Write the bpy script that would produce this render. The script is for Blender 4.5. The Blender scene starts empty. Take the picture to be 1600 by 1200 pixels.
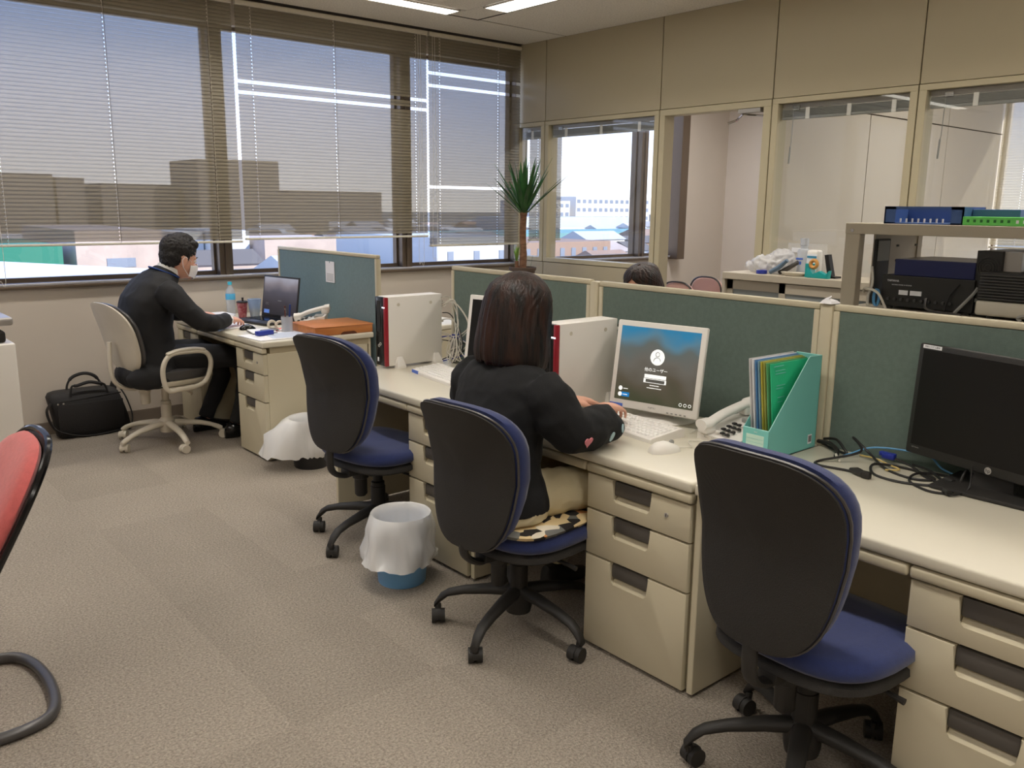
import bpy, bmesh, math, random
from mathutils import Vector, Matrix, noise
random.seed(7)
R = math.radians
SC = bpy.context.scene
COL = SC.collection

# ------------------------------------------------------------------ camera, sky, sun, exposure
cd = bpy.data.cameras.new('camera'); cam = bpy.data.objects.new('camera', cd); COL.objects.link(cam)
cd.sensor_fit = 'HORIZONTAL'; cd.sensor_width = 36.0; cd.lens = 1342.65/1600*36.0
cd.clip_start = 0.05; cd.clip_end = 3000
rx = Vector((0.7608969721, -0.6487847596, 0.0106833309))      # camera right in world
dn = Vector((-0.1233833249, -0.1608292107, -0.9792397664))    # camera down
fw = Vector((0.6370340281, 0.7437824284, -0.2024236802))      # camera forward
m3 = Matrix((rx, -dn, -fw)).transposed()
cam.matrix_world = Matrix.Translation((0, 0, 1.5)) @ m3.to_4x4()
SC.camera = cam
SC.view_settings.view_transform = 'Standard'
SC.view_settings.look = 'None'
SC.view_settings.exposure = 0.0
SC.view_settings.gamma = 1.0
SC.view_settings.use_curve_mapping = False
SC.cycles.max_bounces = 10
SC.cycles.diffuse_bounces = 5
SC.cycles.transparent_max_bounces = 16
SC.cycles.sample_clamp_indirect = 6.0
SC.cycles.use_denoising = True

W = bpy.data.worlds.new('sky'); SC.world = W; W.use_nodes = True
nt = W.node_tree; nt.nodes.clear()
wo = nt.nodes.new('ShaderNodeOutputWorld'); bg = nt.nodes.new('ShaderNodeBackground')
tc = nt.nodes.new('ShaderNodeTexCoord'); sep = nt.nodes.new('ShaderNodeSeparateXYZ'); cr = nt.nodes.new('ShaderNodeValToRGB')
nt.links.new(tc.outputs['Generated'], sep.inputs[0]); nt.links.new(sep.outputs['Z'], cr.inputs['Fac'])
nt.links.new(cr.outputs['Color'], bg.inputs['Color']); nt.links.new(bg.outputs[0], wo.inputs['Surface'])
cr.color_ramp.elements[0].position = 0.0; cr.color_ramp.elements[0].color = (1.0, 0.98, 1.0, 1)
cr.color_ramp.elements[1].position = 0.30; cr.color_ramp.elements[1].color = (0.33, 0.52, 1.05, 1)
e = cr.color_ramp.elements.new(0.10); e.color = (0.70, 0.78, 1.05, 1)
e = cr.color_ramp.elements.new(0.19); e.color = (0.47, 0.66, 1.12, 1)
e = cr.color_ramp.elements.new(0.8); e.color = (0.22, 0.36, 0.78, 1)
bg.inputs['Strength'].default_value = 2.05

sd = bpy.data.lights.new('sun', 'SUN'); so = bpy.data.objects.new('sun', sd); COL.objects.link(so)
sd.energy = 6.5; sd.angle = R(0.6); sd.color = (1.0, 0.93, 0.82)
so.rotation_euler = Vector((0.50, -0.72, 0.52)).to_track_quat('Z', 'Y').to_euler()

def area_light(name, x, y, z, sx, sy, power, col=(1.0, 0.94, 0.86), spread=130):
    l = bpy.data.lights.new(name, 'AREA'); l.shape = 'RECTANGLE'; l.size = sx; l.size_y = sy
    l.energy = power; l.color = col; l.spread = R(spread)
    o = bpy.data.objects.new(name, l); COL.objects.link(o); o.location = (x, y, z)
    return o
LIGHTS = []   # (x, y, sx, sy) of every ceiling fixture face
CEIL = 2.89
for yy in (4.5, 3.25, 2.0, 0.75, -0.5, -1.75):
    LIGHTS.append((4.18, yy, 0.22, 1.22))
for xx in (3.40, 2.15, 0.90, -0.35, -1.6):
    LIGHTS.append((xx, 5.385, 1.22, 0.17))
for xx in (1.4, -1.0):
    for yy in (3.3, 2.0, 0.7, -0.6, -1.9):
        LIGHTS.append((xx, yy, 0.22, 1.22))
for (x, y, sx, sy) in LIGHTS:
    area_light('ceiling_area_light', x, y, CEIL - 0.012, sx, sy, 8.6)
for (x, y) in ((7.0, 2.0), (7.0, 0.5), (6.9, 4.8)):  # unseen fill lights added to brighten the far rooms, no fixtures here
    area_light('ceiling_area_light', x, y, CEIL - 0.012, 0.22, 1.2, 33, col=(1.0, .97, .93), spread=170)

# ------------------------------------------------------------------ helpers
def C(r, g, b):
    f = lambda v: (v/255/12.92) if v/255 <= .04045 else ((v/255+.055)/1.055)**2.4
    return (f(r), f(g), f(b), 1.0)

def mat(name, col, rough=0.5, metal=0.0, spec=0.5, var=0.0, vscale=8.0, bump=0.0, bscale=60.0, emit=None, estr=1.0, sheen=0.0, stretch=None, col2=None, coat=0.0):
    m = bpy.data.materials.new(name); m.use_nodes = True
    n = m.node_tree; p = n.nodes['Principled BSDF']
    p.inputs['Base Color'].default_value = col; p.inputs['Roughness'].default_value = rough
    p.inputs['Metallic'].default_value = metal; p.inputs['Specular IOR Level'].default_value = spec
    p.inputs['Sheen Weight'].default_value = sheen; p.inputs['Coat Weight'].default_value = coat
    if emit: p.inputs['Emission Color'].default_value = emit; p.inputs['Emission Strength'].default_value = estr
    tcn = n.nodes.new('ShaderNodeTexCoord'); mp = n.nodes.new('ShaderNodeMapping')
    n.links.new(tcn.outputs['Object'], mp.inputs[0])
    if stretch: mp.inputs['Scale'].default_value = stretch
    if var > 0 or col2:
        t = n.nodes.new('ShaderNodeTexNoise'); t.inputs['Scale'].default_value = vscale; t.inputs['Detail'].default_value = 4
        n.links.new(mp.outputs[0], t.inputs['Vector'])
        mx = n.nodes.new('ShaderNodeMix'); mx.data_type = 'RGBA'
        r = n.nodes.new('ShaderNodeMapRange'); r.inputs[1].default_value = .35; r.inputs[2].default_value = .65
        n.links.new(t.outputs['Fac'], r.inputs[0]); n.links.new(r.outputs[0], mx.inputs[0])
        c2 = col2 or tuple(min(1, c*(1-var)) for c in col[:3]) + (1,)
        c1 = col if col2 else tuple(min(1, c*(1+var)) for c in col[:3]) + (1,)
        mx.inputs[6].default_value = c1; mx.inputs[7].default_value = c2
        n.links.new(mx.outputs[2], p.inputs['Base Color'])
    if bump > 0:
        t2 = n.nodes.new('ShaderNodeTexNoise'); t2.inputs['Scale'].default_value = bscale; t2.inputs['Detail'].default_value = 3
        n.links.new(mp.outputs[0], t2.inputs['Vector'])
        b = n.nodes.new('ShaderNodeBump'); b.inputs['Strength'].default_value = bump; b.inputs['Distance'].default_value = .01
        n.links.new(t2.outputs['Fac'], b.inputs['Height']); n.links.new(b.outputs[0], p.inputs['Normal'])
    return m

def glassy(name, tint=(1, 1, 1, 1), fac=0.08, rough=0.0, alpha_col=None):
    m = bpy.data.materials.new(name); m.use_nodes = True; n = m.node_tree; n.nodes.clear()
    o = n.nodes.new('ShaderNodeOutputMaterial'); mx = n.nodes.new('ShaderNodeMixShader')
    t = n.nodes.new('ShaderNodeBsdfTransparent'); t.inputs[0].default_value = tint
    g = n.nodes.new('ShaderNodeBsdfGlossy'); g.inputs['Roughness'].default_value = rough
    lw = n.nodes.new('ShaderNodeLayerWeight'); lw.inputs['Blend'].default_value = .5
    pw = n.nodes.new('ShaderNodeMath'); pw.operation = 'POWER'; pw.inputs[1].default_value = 4.5
    mt = n.nodes.new('ShaderNodeMath'); mt.operation = 'MULTIPLY_ADD'; mt.inputs[1].default_value = .8; mt.inputs[2].default_value = fac*.6
    n.links.new(lw.outputs['Facing'], pw.inputs[0]); n.links.new(pw.outputs[0], mt.inputs[0]); n.links.new(mt.outputs[0], mx.inputs[0])
    n.links.new(t.outputs[0], mx.inputs[1]); n.links.new(g.outputs[0], mx.inputs[2]); n.links.new(mx.outputs[0], o.inputs[0])
    return m

def film(name, col, trans, rough=0.3):
    """thin see-through sheet: part transparent, part diffuse/glossy"""
    m = bpy.data.materials.new(name); m.use_nodes = True; n = m.node_tree
    p = n.nodes['Principled BSDF']; p.inputs['Base Color'].default_value = col; p.inputs['Roughness'].default_value = rough
    o = n.nodes['Material Output']; t = n.nodes.new('ShaderNodeBsdfTransparent'); mx = n.nodes.new('ShaderNodeMixShader')
    mx.inputs[0].default_value = 1 - trans
    n.links.new(t.outputs[0], mx.inputs[1]); n.links.new(p.outputs[0], mx.inputs[2]); n.links.new(mx.outputs[0], o.inputs[0])
    return m

class MB:
    """collects shapes in one bmesh; build() links them as one mesh object"""
    def __init__(s, M=None): s.bm = bmesh.new(); s.M = M or Matrix()
    def _v(s, p): return s.bm.verts.new(s.M @ Vector(p))
    def box(s, a, b, bev=0.0, seg=2, M=None):
        x0, y0, z0 = a; x1, y1, z1 = b
        MM = s.M @ (M or Matrix())
        vs = [s.bm.verts.new(MM @ Vector((x, y, z))) for x in (x0, x1) for y in (y0, y1) for z in (z0, z1)]
        fs = [(0, 1, 3, 2), (4, 6, 7, 5), (0, 4, 5, 1), (2, 3, 7, 6), (0, 2, 6, 4), (1, 5, 7, 3)]
        F = [s.bm.faces.new([vs[i] for i in f]) for f in fs]
        if bev > 0:
            es = {e for f in F for e in f.edges}
            bmesh.ops.bevel(s.bm, geom=list(es), offset=bev, segments=seg, affect='EDGES', profile=.5)
        return s
    def cbox(s, c, d, bev=0.0, seg=2, M=None):
        return s.box([c[i]-d[i]/2 for i in range(3)], [c[i]+d[i]/2 for i in range(3)], bev, seg, M)
    def loft(s, rings, cap=True, closed=True):
        rs = [[s._v(p) for p in r] for r in rings]
        n = len(rs[0])
        for a, b in zip(rs, rs[1:]):
            for i in range(n if closed else n-1):
                j = (i+1) % n
                try: s.bm.faces.new((a[i], a[j], b[j], b[i]))
                except ValueError: pass
        if cap and closed:
            for r in (list(reversed(rs[0])), rs[-1]):
                try: s.bm.faces.new(r)
                except ValueError: pass
        return s
    def tube(s, pts, r, n=8, cap=True, closed=False, flat=None):
        P = [Vector(p) for p in pts]; k = len(P)
        rr = r if isinstance(r, (list, tuple)) else [r]*k
        rings = []; up = None
        for i in range(k):
            if closed: d = P[(i+1) % k] - P[i-1]
            else: d = P[min(i+1, k-1)] - P[max(i-1, 0)]
            d = d.normalized() if d.length > 1e-9 else Vector((0, 0, 1))
            if up is None:
                up = Vector((0, 0, 1)) if abs(d.z) < .9 else Vector((1, 0, 0))
            u = (up - d*up.dot(d)); u = u.normalized() if u.length > 1e-6 else d.orthogonal().normalized()
            v = d.cross(u); up = u
            ru = rr[i]*(flat if flat else 1)
            rings.append([P[i] + u*ru*math.cos(2*math.pi*j/n) + v*rr[i]*math.sin(2*math.pi*j/n) for j in range(n)])
        if closed: rings.append(rings[0]); s.loft(rings, cap=False)
        else: s.loft(rings, cap)
        return s
    def cyl(s, a, b, r0, r1=None, n=20):
        return s.tube([a, b], [r0, r0 if r1 is None else r1], n)
    def lathe(s, prof, c=(0, 0, 0), n=24):
        rings = [[(c[0]+max(r, 1e-4)*math.cos(2*math.pi*j/n), c[1]+max(r, 1e-4)*math.sin(2*math.pi*j/n), c[2]+z) for j in range(n)] for r, z in prof]
        return s.loft(rings, True)
    def ell(s, c, rad, M=None, nu=20, nv=12, keep=None):
        MM = M or Matrix(); rings = []
        for i in range(nv+1):
            t = math.pi*(i/nv); t = min(max(t, .02), math.pi-.02)
            rings.append([MM @ Vector((c[0]+rad[0]*math.sin(t)*math.cos(2*math.pi*j/nu), c[1]+rad[1]*math.sin(t)*math.sin(2*math.pi*j/nu), c[2]-rad[2]*math.cos(t))) for j in range(nu)])
        return s.loft(rings, True)
    def prism(s, pts, depth, M=None, bev=0.0):
        """outline pts (u,v) in local XY, extruded along local Z by depth, placed by M"""
        MM = s.M @ (M or Matrix())
        a = [s.bm.verts.new(MM @ Vector((p[0], p[1], 0))) for p in pts]; b = [s.bm.verts.new(MM @ Vector((p[0], p[1], depth))) for p in pts]
        n = len(pts); F = [s.bm.faces.new(list(reversed(a))), s.bm.faces.new(b)]
        for i in range(n): F.append(s.bm.faces.new((a[i], a[(i+1) % n], b[(i+1) % n], b[i])))
        if bev > 0:
            es = {e for e in F[1].edges} | {e for e in F[0].edges}
            bmesh.ops.bevel(s.bm, geom=list(es), offset=bev, segments=2, affect='EDGES', profile=.5)
        return s
    def mesh(s, name, m, smooth=False, off=None):
        bmesh.ops.recalc_face_normals(s.bm, faces=s.bm.faces)
        me = bpy.data.meshes.new(name)
        if off is not None: bmesh.ops.translate(s.bm, verts=s.bm.verts, vec=-Vector(off))
        s.bm.to_mesh(me); s.bm.free()
        if m: me.materials.append(m)
        if smooth:
            me.shade_smooth()
            try: me.set_sharp_from_angle(angle=R(smooth if smooth is not True else 40))
            except Exception: pass
        return me
    def build(s, name, m, parent=None, smooth=False, world=True):
        off = None
        if parent is not None and world:
            off = wloc(parent)
        me = s.mesh(name, m, smooth, off)
        o = bpy.data.objects.new(name, me); COL.objects.link(o)
        if parent is not None: o.parent = parent
        return o

def wloc(o):
    v = Vector((0, 0, 0))
    while o is not None: v = v + Vector(o.location); o = o.parent
    return v

def thing(name, label, cat, loc=(0, 0, 0), rz=0.0, group=None):
    o = bpy.data.objects.new(name, None); COL.objects.link(o); o.empty_display_size = .1
    o.location = loc; o.rotation_euler = (0, 0, rz); o['label'] = label; o['category'] = cat
    if group: o['group'] = group
    return o
def tag(o, label, cat, group=None, kind=None):
    o['label'] = label; o['category'] = cat
    if group: o['group'] = group
    if kind: o['kind'] = kind
    return o
def structure(o): o['kind'] = 'structure'; return o
def share(src, name, parent, loc=(0, 0, 0), rot=None):
    o = bpy.data.objects.new(name, src.data if hasattr(src, 'data') else src); COL.objects.link(o)
    o.parent = parent; o.location = loc
    if rot: o.rotation_euler = rot
    return o
def copy_tree(o, parent=None):
    c = o.copy(); COL.objects.link(c); c.parent = parent
    for ch in list(o.children): copy_tree(ch, c)
    return c
def text(name, body, m, parent, M, size=0.02, ext=0.0003, align='CENTER'):
    cu = bpy.data.curves.new(name, 'FONT'); cu.body = body; cu.size = size; cu.extrude = ext; cu.align_x = align; cu.align_y = 'CENTER'
    cu.materials.append(m); cu.resolution_u = 3
    tmp = bpy.data.objects.new('tmp_text', cu); COL.objects.link(tmp)
    dg = bpy.context.evaluated_depsgraph_get(); dg.update()
    me = bpy.data.meshes.new_from_object(tmp.evaluated_get(dg)); bpy.data.objects.remove(tmp); me.name = name
    o = bpy.data.objects.new(name, me); COL.objects.link(o); o.parent = parent; o.matrix_local = M
    return o
def frame(origin, u, v):
    """matrix with local x=u, y=v, z=u x v"""
    u = Vector(u).normalized(); v = Vector(v); v = (v - u*v.dot(u)).normalized(); w = u.cross(v)
    return Matrix.Translation(origin) @ Matrix((u, v, w)).transposed().to_4x4()
def sm(pts, n=6, closed=False):
    """Catmull-Rom through points"""
    P = [Vector(p) for p in pts]; out = []; k = len(P)
    rng = range(k) if closed else range(k-1)
    for i in rng:
        p0 = P[(i-1) % k] if closed else P[max(i-1, 0)]; p1 = P[i]; p2 = P[(i+1) % k]; p3 = P[(i+2) % k] if closed else P[min(i+2, k-1)]
        for t in [j/n for j in range(n)]:
            out.append(.5*((2*p1)+(-p0+p2)*t+(2*p0-5*p1+4*p2-p3)*t*t+(-p0+3*p1-3*p2+p3)*t**3))
    if not closed: out.append(P[-1])
    return out

# ------------------------------------------------------------------ materials
M = {}
M['beige'] = mat('beige_paint', C(199, 190, 165), .42, var=.02, vscale=3)
M['beige_top'] = mat('beige_desk_laminate', C(211, 205, 188), .33, var=.02, vscale=3, coat=.1)
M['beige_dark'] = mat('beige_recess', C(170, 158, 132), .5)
M['handle'] = mat('dark_grey_plastic', C(84, 80, 76), .4)
M['wall'] = mat('wall_paint', C(208, 198, 186), .6, var=.03, vscale=1.2, bump=.05, bscale=200)
M['wall_white'] = mat('white_wall', C(228, 220, 214), .6, var=.02, vscale=1.5)
M['panel'] = mat('beige_wall_panel', C(180, 169, 143), .45, var=.015, vscale=1)
M['panel_far'] = mat('pale_wall_panel', C(200, 190, 174), .45)
M['frame'] = mat('beige_wall_frame', C(188, 178, 150), .4)
M['joint'] = mat('dark_joint', C(70, 62, 50), .8)
M['ceil'] = mat('ceiling_board', C(226, 220, 210), .9, var=.12, vscale=90, bump=.3, bscale=110)
M['groove'] = mat('ceiling_trim', C(60, 50, 40), .7)
M['brown_alu'] = mat('brown_aluminium', C(112, 98, 84), .35, metal=.5)
M['sill'] = mat('sill_metal', C(190, 190, 196), .25, metal=.3)
M['base'] = mat('baseboard_vinyl', C(126, 114, 102), .6)
M['glass'] = glassy('window_glass', (.97, .98, .98, 1), .08)
M['fabric'] = mat('green_grey_fabric', C(98, 114, 106), .95, var=.06, vscale=60, bump=.25, bscale=500, sheen=.2)
M['fabric_tinted'] = mat('window_tinted_fabric', C(106, 132, 138), .95, var=.05, vscale=60, bump=.25, bscale=500, sheen=.2)  # screen fabric again, with bluish window light put into its colour
M['black'] = mat('black_plastic', C(38, 36, 34), .55, bump=.1, bscale=300)
M['black_shell'] = mat('textured_black_shell', C(41, 39, 37), .62, bump=.4, bscale=420)
M['blue'] = mat('navy_fabric', C(33, 47, 98), .9, var=.08, vscale=80, bump=.2, bscale=500, sheen=.3)
M['white_pl'] = mat('white_plastic', C(234, 230, 224), .4)
M['key'] = mat('white_key', C(242, 240, 236), .5)
M['grey_pl'] = mat('grey_plastic', C(150, 150, 146), .5)
M['cream'] = mat('cream_plastic', C(206, 198, 182), .45, var=.03)
M['black_gl'] = mat('glossy_black', C(18, 18, 20), .15)
M['black_sc'] = mat('dark_screen', C(24, 22, 20), .45, spec=.25)
M['red'] = mat('red_fabric', C(198, 96, 94), .9, var=.06, vscale=60, bump=.2, bscale=400, sheen=.3)
M['redpl'] = mat('dark_red_plastic', C(150, 24, 40), .3)
M['chrome'] = mat('chrome', C(200, 200, 200), .12, metal=1)
M['tube'] = mat('dark_grey_tube', C(82, 80, 80), .32, metal=.35)
M['pink'] = mat('pink_fabric', C(214, 170, 160), .9)
M['paper'] = mat('paper', C(236, 236, 240), .8)
M['wood'] = mat('orange_wood', C(196, 126, 70), .4, col2=C(182, 110, 56), vscale=5, stretch=(1, 8, 8))
M['teal'] = mat('teal_card', C(122, 198, 192), .5)
M['cable_w'] = mat('white_cable', C(215, 210, 200), .5)
M['cable_b'] = mat('black_cable', C(30, 28, 28), .45)
M['cable_bl'] = mat('blue_cable', C(96, 158, 206), .45)
M['cable_y'] = mat('yellow_cable', C(205, 180, 110), .5)
M['bluecon'] = mat('blue_connector', C(36, 52, 150), .4)
M['bin'] = mat('blue_bin_plastic', C(120, 176, 226), .35)
M['darkbin'] = mat('black_bin_plastic', C(40, 40, 42), .4)
M['bagfilm'] = film('white_bag_film', C(240, 240, 240), .22, .25)
M['skin'] = mat('skin', C(224, 170, 146), .5, var=.04, vscale=30)
M['hair_w'] = mat('brown_black_hair', C(14, 10, 10), .42, col2=C(50, 27, 19), vscale=42, stretch=(1, 1, .06), bump=.5, bscale=120, spec=.4)
M['hair_m'] = mat('black_hair', C(26, 22, 21), .5, bump=.6, bscale=260)
M['suit'] = mat('black_suit', C(24, 24, 27), .8, bump=.15, bscale=400)
M['knit'] = mat('black_knit', C(11, 12, 15), .9, bump=.15, bscale=400)
M['pants'] = mat('beige_cotton', C(206, 194, 160), .85, bump=.3, bscale=30)
M['shirt'] = mat('white_shirt', C(236, 234, 230), .7)
M['mask'] = mat('white_mask', C(240, 238, 240), .8, bump=.1, bscale=90)
M['lanyard'] = mat('blue_lanyard', C(24, 62, 130), .6)
M['green'] = mat('leaf_green', C(52, 104, 48), .42, col2=C(34, 78, 40), vscale=12)
M['palegreen'] = mat('young_leaf', C(120, 158, 70), .5)
M['trunk'] = mat('cane_bark', C(138, 100, 74), .85, col2=C(104, 72, 52), vscale=20, stretch=(1, 1, 4), bump=.6, bscale=60)
M['pot'] = mat('brown_pot', C(82, 66, 56), .6)
M['bagblack'] = mat('black_nylon', C(30, 28, 29), .7, bump=.3, bscale=200)
M['steelbeige'] = mat('rack_paint', C(186, 176, 158), .45)
M['bluebox'] = mat('blue_tray', C(70, 100, 158), .5)
M['greenbox'] = mat('green_case', C(112, 216, 104), .5)
M['navy_met'] = mat('navy_front', C(28, 34, 82), .4)
M['silver'] = mat('silver_case', C(176, 172, 168), .35, metal=.4)
M['diffuser'] = mat('lamp_diffuser', C(255, 250, 240), .5, emit=(1.0, .95, .84, 1), estr=5.0)

# carpet: colour differs a little from tile to tile
cm = mat('carpet', C(166, 154, 140), .95, var=0, bump=.9, bscale=170)
n = cm.node_tree; p = n.nodes['Principled BSDF']
tcn = n.nodes.new('ShaderNodeTexCoord'); t1 = n.nodes.new('ShaderNodeTexNoise'); t1.inputs['Scale'].default_value = 120; t1.inputs['Detail'].default_value = 5; t1.inputs['Roughness'].default_value = .75
ge = n.nodes.new('ShaderNodeNewGeometry'); n.links.new(ge.outputs['Position'], t1.inputs['Vector'])
mr = n.nodes.new('ShaderNodeMapRange'); mr.inputs[1].default_value = .3; mr.inputs[2].default_value = .7; n.links.new(t1.outputs['Fac'], mr.inputs[0])
oi = n.nodes.new('ShaderNodeObjectInfo'); t3 = n.nodes.new('ShaderNodeTexNoise'); t3.inputs['Scale'].default_value = 1.6; n.links.new(ge.outputs['Position'], t3.inputs['Vector'])
mx = n.nodes.new('ShaderNodeMix'); mx.data_type = 'RGBA'; mx.inputs[6].default_value = C(112, 103, 94); mx.inputs[7].default_value = C(190, 179, 164); n.links.new(mr.outputs[0], mx.inputs[0])
ad = n.nodes.new('ShaderNodeMath'); ad.operation = 'MULTIPLY_ADD'; ad.inputs[1].default_value = .14; ad.inputs[2].default_value = .88; n.links.new(oi.outputs['Random'], ad.inputs[0])
a2 = n.nodes.new('ShaderNodeMath'); a2.operation = 'MULTIPLY_ADD'; a2.inputs[1].default_value = .22; n.links.new(t3.outputs['Fac'], a2.inputs[0]); n.links.new(ad.outputs[0], a2.inputs[2])
sb = n.nodes.new('ShaderNodeMath'); sb.operation = 'SUBTRACT'; sb.inputs[1].default_value = .08; n.links.new(a2.outputs[0], sb.inputs[0])
vm = n.nodes.new('ShaderNodeVectorMath'); vm.operation = 'SCALE'; n.links.new(mx.outputs[2], vm.inputs[0]); n.links.new(sb.outputs[0], vm.inputs['Scale'])
n.links.new(vm.outputs[0], p.inputs['Base Color'])
M['carpet'] = cm

# slats: finely perforated metal, partly see-through
M['slat'] = film('perforated_slat', C(126, 117, 98), .19, .5)
M['slat_in'] = mat('slat_white', C(214, 208, 192), .5)
M['slat_room'] = film('perforated_slat_pale', C(226, 218, 196), .25, .5)

# ------------------------------------------------------------------ setting
YW = 6.12; XR = 5.25
fl = MB().box((-3, -3, -.2), (9.4, YW, -.006)).build('floor', M['carpet']); structure(fl)
tile = MB().box((0, 0, -.0055), (.4996, .4996, 0), .0005, 1).mesh('carpet_tile', M['carpet'])
for i in range(-6, 19):
    for j in range(-6, 13):
        x, y = i*.5, j*.5 + .12
        if x > 9.0 or y + .5 > 6.13: continue
        o = bpy.data.objects.new('carpet_tile', tile); COL.objects.link(o); o.parent = fl; o.location = (x, y, 0)
# thin strip of carpet along the window wall is covered by the last row
ce = MB().box((-3, -3, CEIL+.004), (9.4, YW, CEIL+.1)).build('ceiling', M['groove']); structure(ce)
def cpanel(x0, y0, x1, y1):
    g = .0012
    MB().box((x0+g, y0+g, CEIL), (x1-g, y1-g, CEIL+.006)).build('ceiling_panel', M['ceil'], ce)
lx = [4.325, 5.25]; 
# border strip along the window wall, then the coffer field
for a, b in ((-3, -1.1), (-1.1, .7), (.7, 2.5), (2.5, 4.322), (4.322, 5.25)): cpanel(a, 5.496, b, 6.02)
for a, b in ((-3, -1.2), (-1.2, .6), (.6, 2.4), (2.4, 4.2), (4.2, 5.48)): cpanel(4.327, a, 5.25, b)
cpanel(-3, 5.30+.17+.005, 4.315, 5.486); cpanel(4.02, 5.30, 4.06, 5.475); cpanel(4.06, 5.115, 4.315, 5.475)
cpanel(-3, 4.2, 4.06, 5.295); cpanel(4.295, -3, 4.315, 5.115)
for a, b in ((-3, 2.1), (2.1, 4.06)):
    for c, d in ((-3, -1.8), (-1.8, -.6), (-.6, .6), (.6, 1.8), (1.8, 3.0), (3.0, 4.2)): cpanel(a, c, b, d)
cpanel(5.35, -3, 9.3, 3.45); cpanel(5.35, 3.55, 8.44, 6.1)
# fixtures
for (x, y, sx, sy) in LIGHTS:
    t = thing('ceiling_light', 'recessed fluorescent ceiling fixture with glowing louvre', 'ceiling light', (x, y, CEIL), 0, 'recessed ceiling lights')
    MB().box((x-sx/2+.008, y-sy/2+.008, CEIL-.009), (x+sx/2-.008, y+sy/2-.008, CEIL-.006)).build('diffuser', M['diffuser'], t)
    f = MB()
    for (a, b) in (((x-sx/2, y-sy/2), (x+sx/2, y-sy/2+.008)), ((x-sx/2, y+sy/2-.008), (x+sx/2, y+sy/2)), ((x-sx/2, y-sy/2), (x-sx/2+.008, y+sy/2)), ((x+sx/2-.008, y-sy/2), (x+sx/2, y+sy/2))):
        f.box((a[0], a[1], CEIL-.012), (b[0], b[1], CEIL-.001))
    f.build('frame', M['white_pl'], t)
# label the two in view
lab = {0: 'fluorescent ceiling fixture right of the ceiling corner, running toward the camera', 6: 'fluorescent ceiling fixture nearest the blinds, running along the window wall'}
cl = [o for o in COL.objects if o.name.startswith('ceiling_light')]
for i, s in lab.items(): cl[i]['label'] = s; del cl[i]['group']
# dark ceiling trim lines
structure(MB().box((-3, 5.487, CEIL-.003), (4.325, 5.497, CEIL+.002)).box((4.316, -3, CEIL-.003), (4.326, 5.497, CEIL+.002)).build('trim_1', M['groove']))

# window wall
ww = MB()
ww.box((-3, YW, 0), (8.45, YW+.25, .955)).box((-3, YW, 2.715), (8.45, YW+.25, 3.0)).box((7.6, YW, .955), (9.4, YW+.25, 2.715)).box((8.45, YW, 0), (9.4, YW+.25, 3.0))
wl = ww.build('wall_window', M['wall']); structure(wl)
structure(MB().box((-3, YW-.012, 0), (5.2, YW, .085), .003).box((5.35, YW-.012, 0), (8.44, YW, .085)).build('baseboard_window', M['base']))
sl = MB().box((-3, YW-.03, .955), (7.58, YW+.06, .975), .004).build('trim_2', M['brown_alu']); structure(sl)
s2 = MB().box((-3, YW-.022, .975), (7.58, YW+.10, .992), .004).build('trim_3', M['sill']); structure(s2)
MULL = [-2.4, -.75, .88, 2.505, 4.07, 5.30, 7.03]
wi = 0
edges = [-3.0] + MULL + [7.6]
for k in range(len(edges)-1):
    a, b = edges[k], edges[k+1]; wi += 1
    w = MB()
    hw = .045
    a0, b0 = a + (hw if k else 0), b - (hw if k < len(edges)-2 else 0)
    w.box((a0, YW+.07, .992), (b0, YW+.12, 1.02)).box((a0, YW+.07, 2.69), (b0, YW+.12, 2.715)).box((a0, YW+.07, 1.02), (a0+.02, YW+.12, 2.69)).box((b0-.02, YW+.07, 1.02), (b0, YW+.12, 2.69))
    wo_ = w.build('window_%d' % wi, M['brown_alu']); structure(wo_)
    MB().box((a0+.02, YW+.09, 1.02), (b0-.02, YW+.096, 2.69)).build('glass_pane', M['glass'], wo_)
mul = MB()
for x in MULL:
    mul.box((x-.05, YW+.0, .992), (x+.05, YW+.15, 2.715), .004).box((x-.012, YW-.015, .992), (x+.012, YW+.01, 2.715), .003)
structure(mul.build('trim_4', M['brown_alu']))
structure(MB().box((7.48, YW-.12, .955), (7.60, YW+.1, 2.72), .004).build('trim_5', M['brown_alu']))

# other closing walls
structure(MB().box((-3.2, -3, 0), (-3, YW, 3)).build('wall_left', M['wall']))
structure(MB().box((-3.2, -3.2, 0), (9.4, -3, 3)).build('wall_back', M['wall']))
structure(MB().box((8.44, 3.55, 0), (9.4, YW, 3)).build('wall_far_room', M['wall_white']))
structure(MB().box((9.2, -3, 0), (9.4, 3.5, .95)).box((9.2, -3, 2.6), (9.4, 3.5, 3)).box((9.2, 3.49, .95), (9.4, 3.5, 2.6)).build('wall_far_right', M['wall_white']))
wf = MB()
for y in (-3.0, -1.4, .2, 1.8): wf.box((9.22, y, .95), (9.3, y+.06, 2.6))
wf.box((9.24, 3.47, .95), (9.3, 3.49, 2.6))
wf.box((9.22, -3, .95), (9.3, 3.49, .99)).box((9.22, -3, 2.57), (9.3, 3.49, 2.6))
wfo = structure(wf.build('window_20', M['brown_alu']))
MB().box((9.255, -3, .99), (9.26, 3.47, 2.57)).build('glass_pane', M['glass'], wfo)
# divider between the far rooms
dv = MB().box((5.3, 3.5, 0), (9.2, 3.55, CEIL+.05)).build('wall_divider', M['joint']); structure(dv)
for a, b in ((5.36, 6.625), (6.635, 7.995), (8.005, 9.19)):
    for z0, z1 in ((.08, 2.225), (2.235, CEIL)):
        MB().box((a, 3.488, z0), (b, 3.5, z1), .001, 1).box((a, 3.55, z0), (min(b, 8.43), 3.562, z1), .001, 1).build('wall_panel', M['panel_far'], dv)

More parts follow.
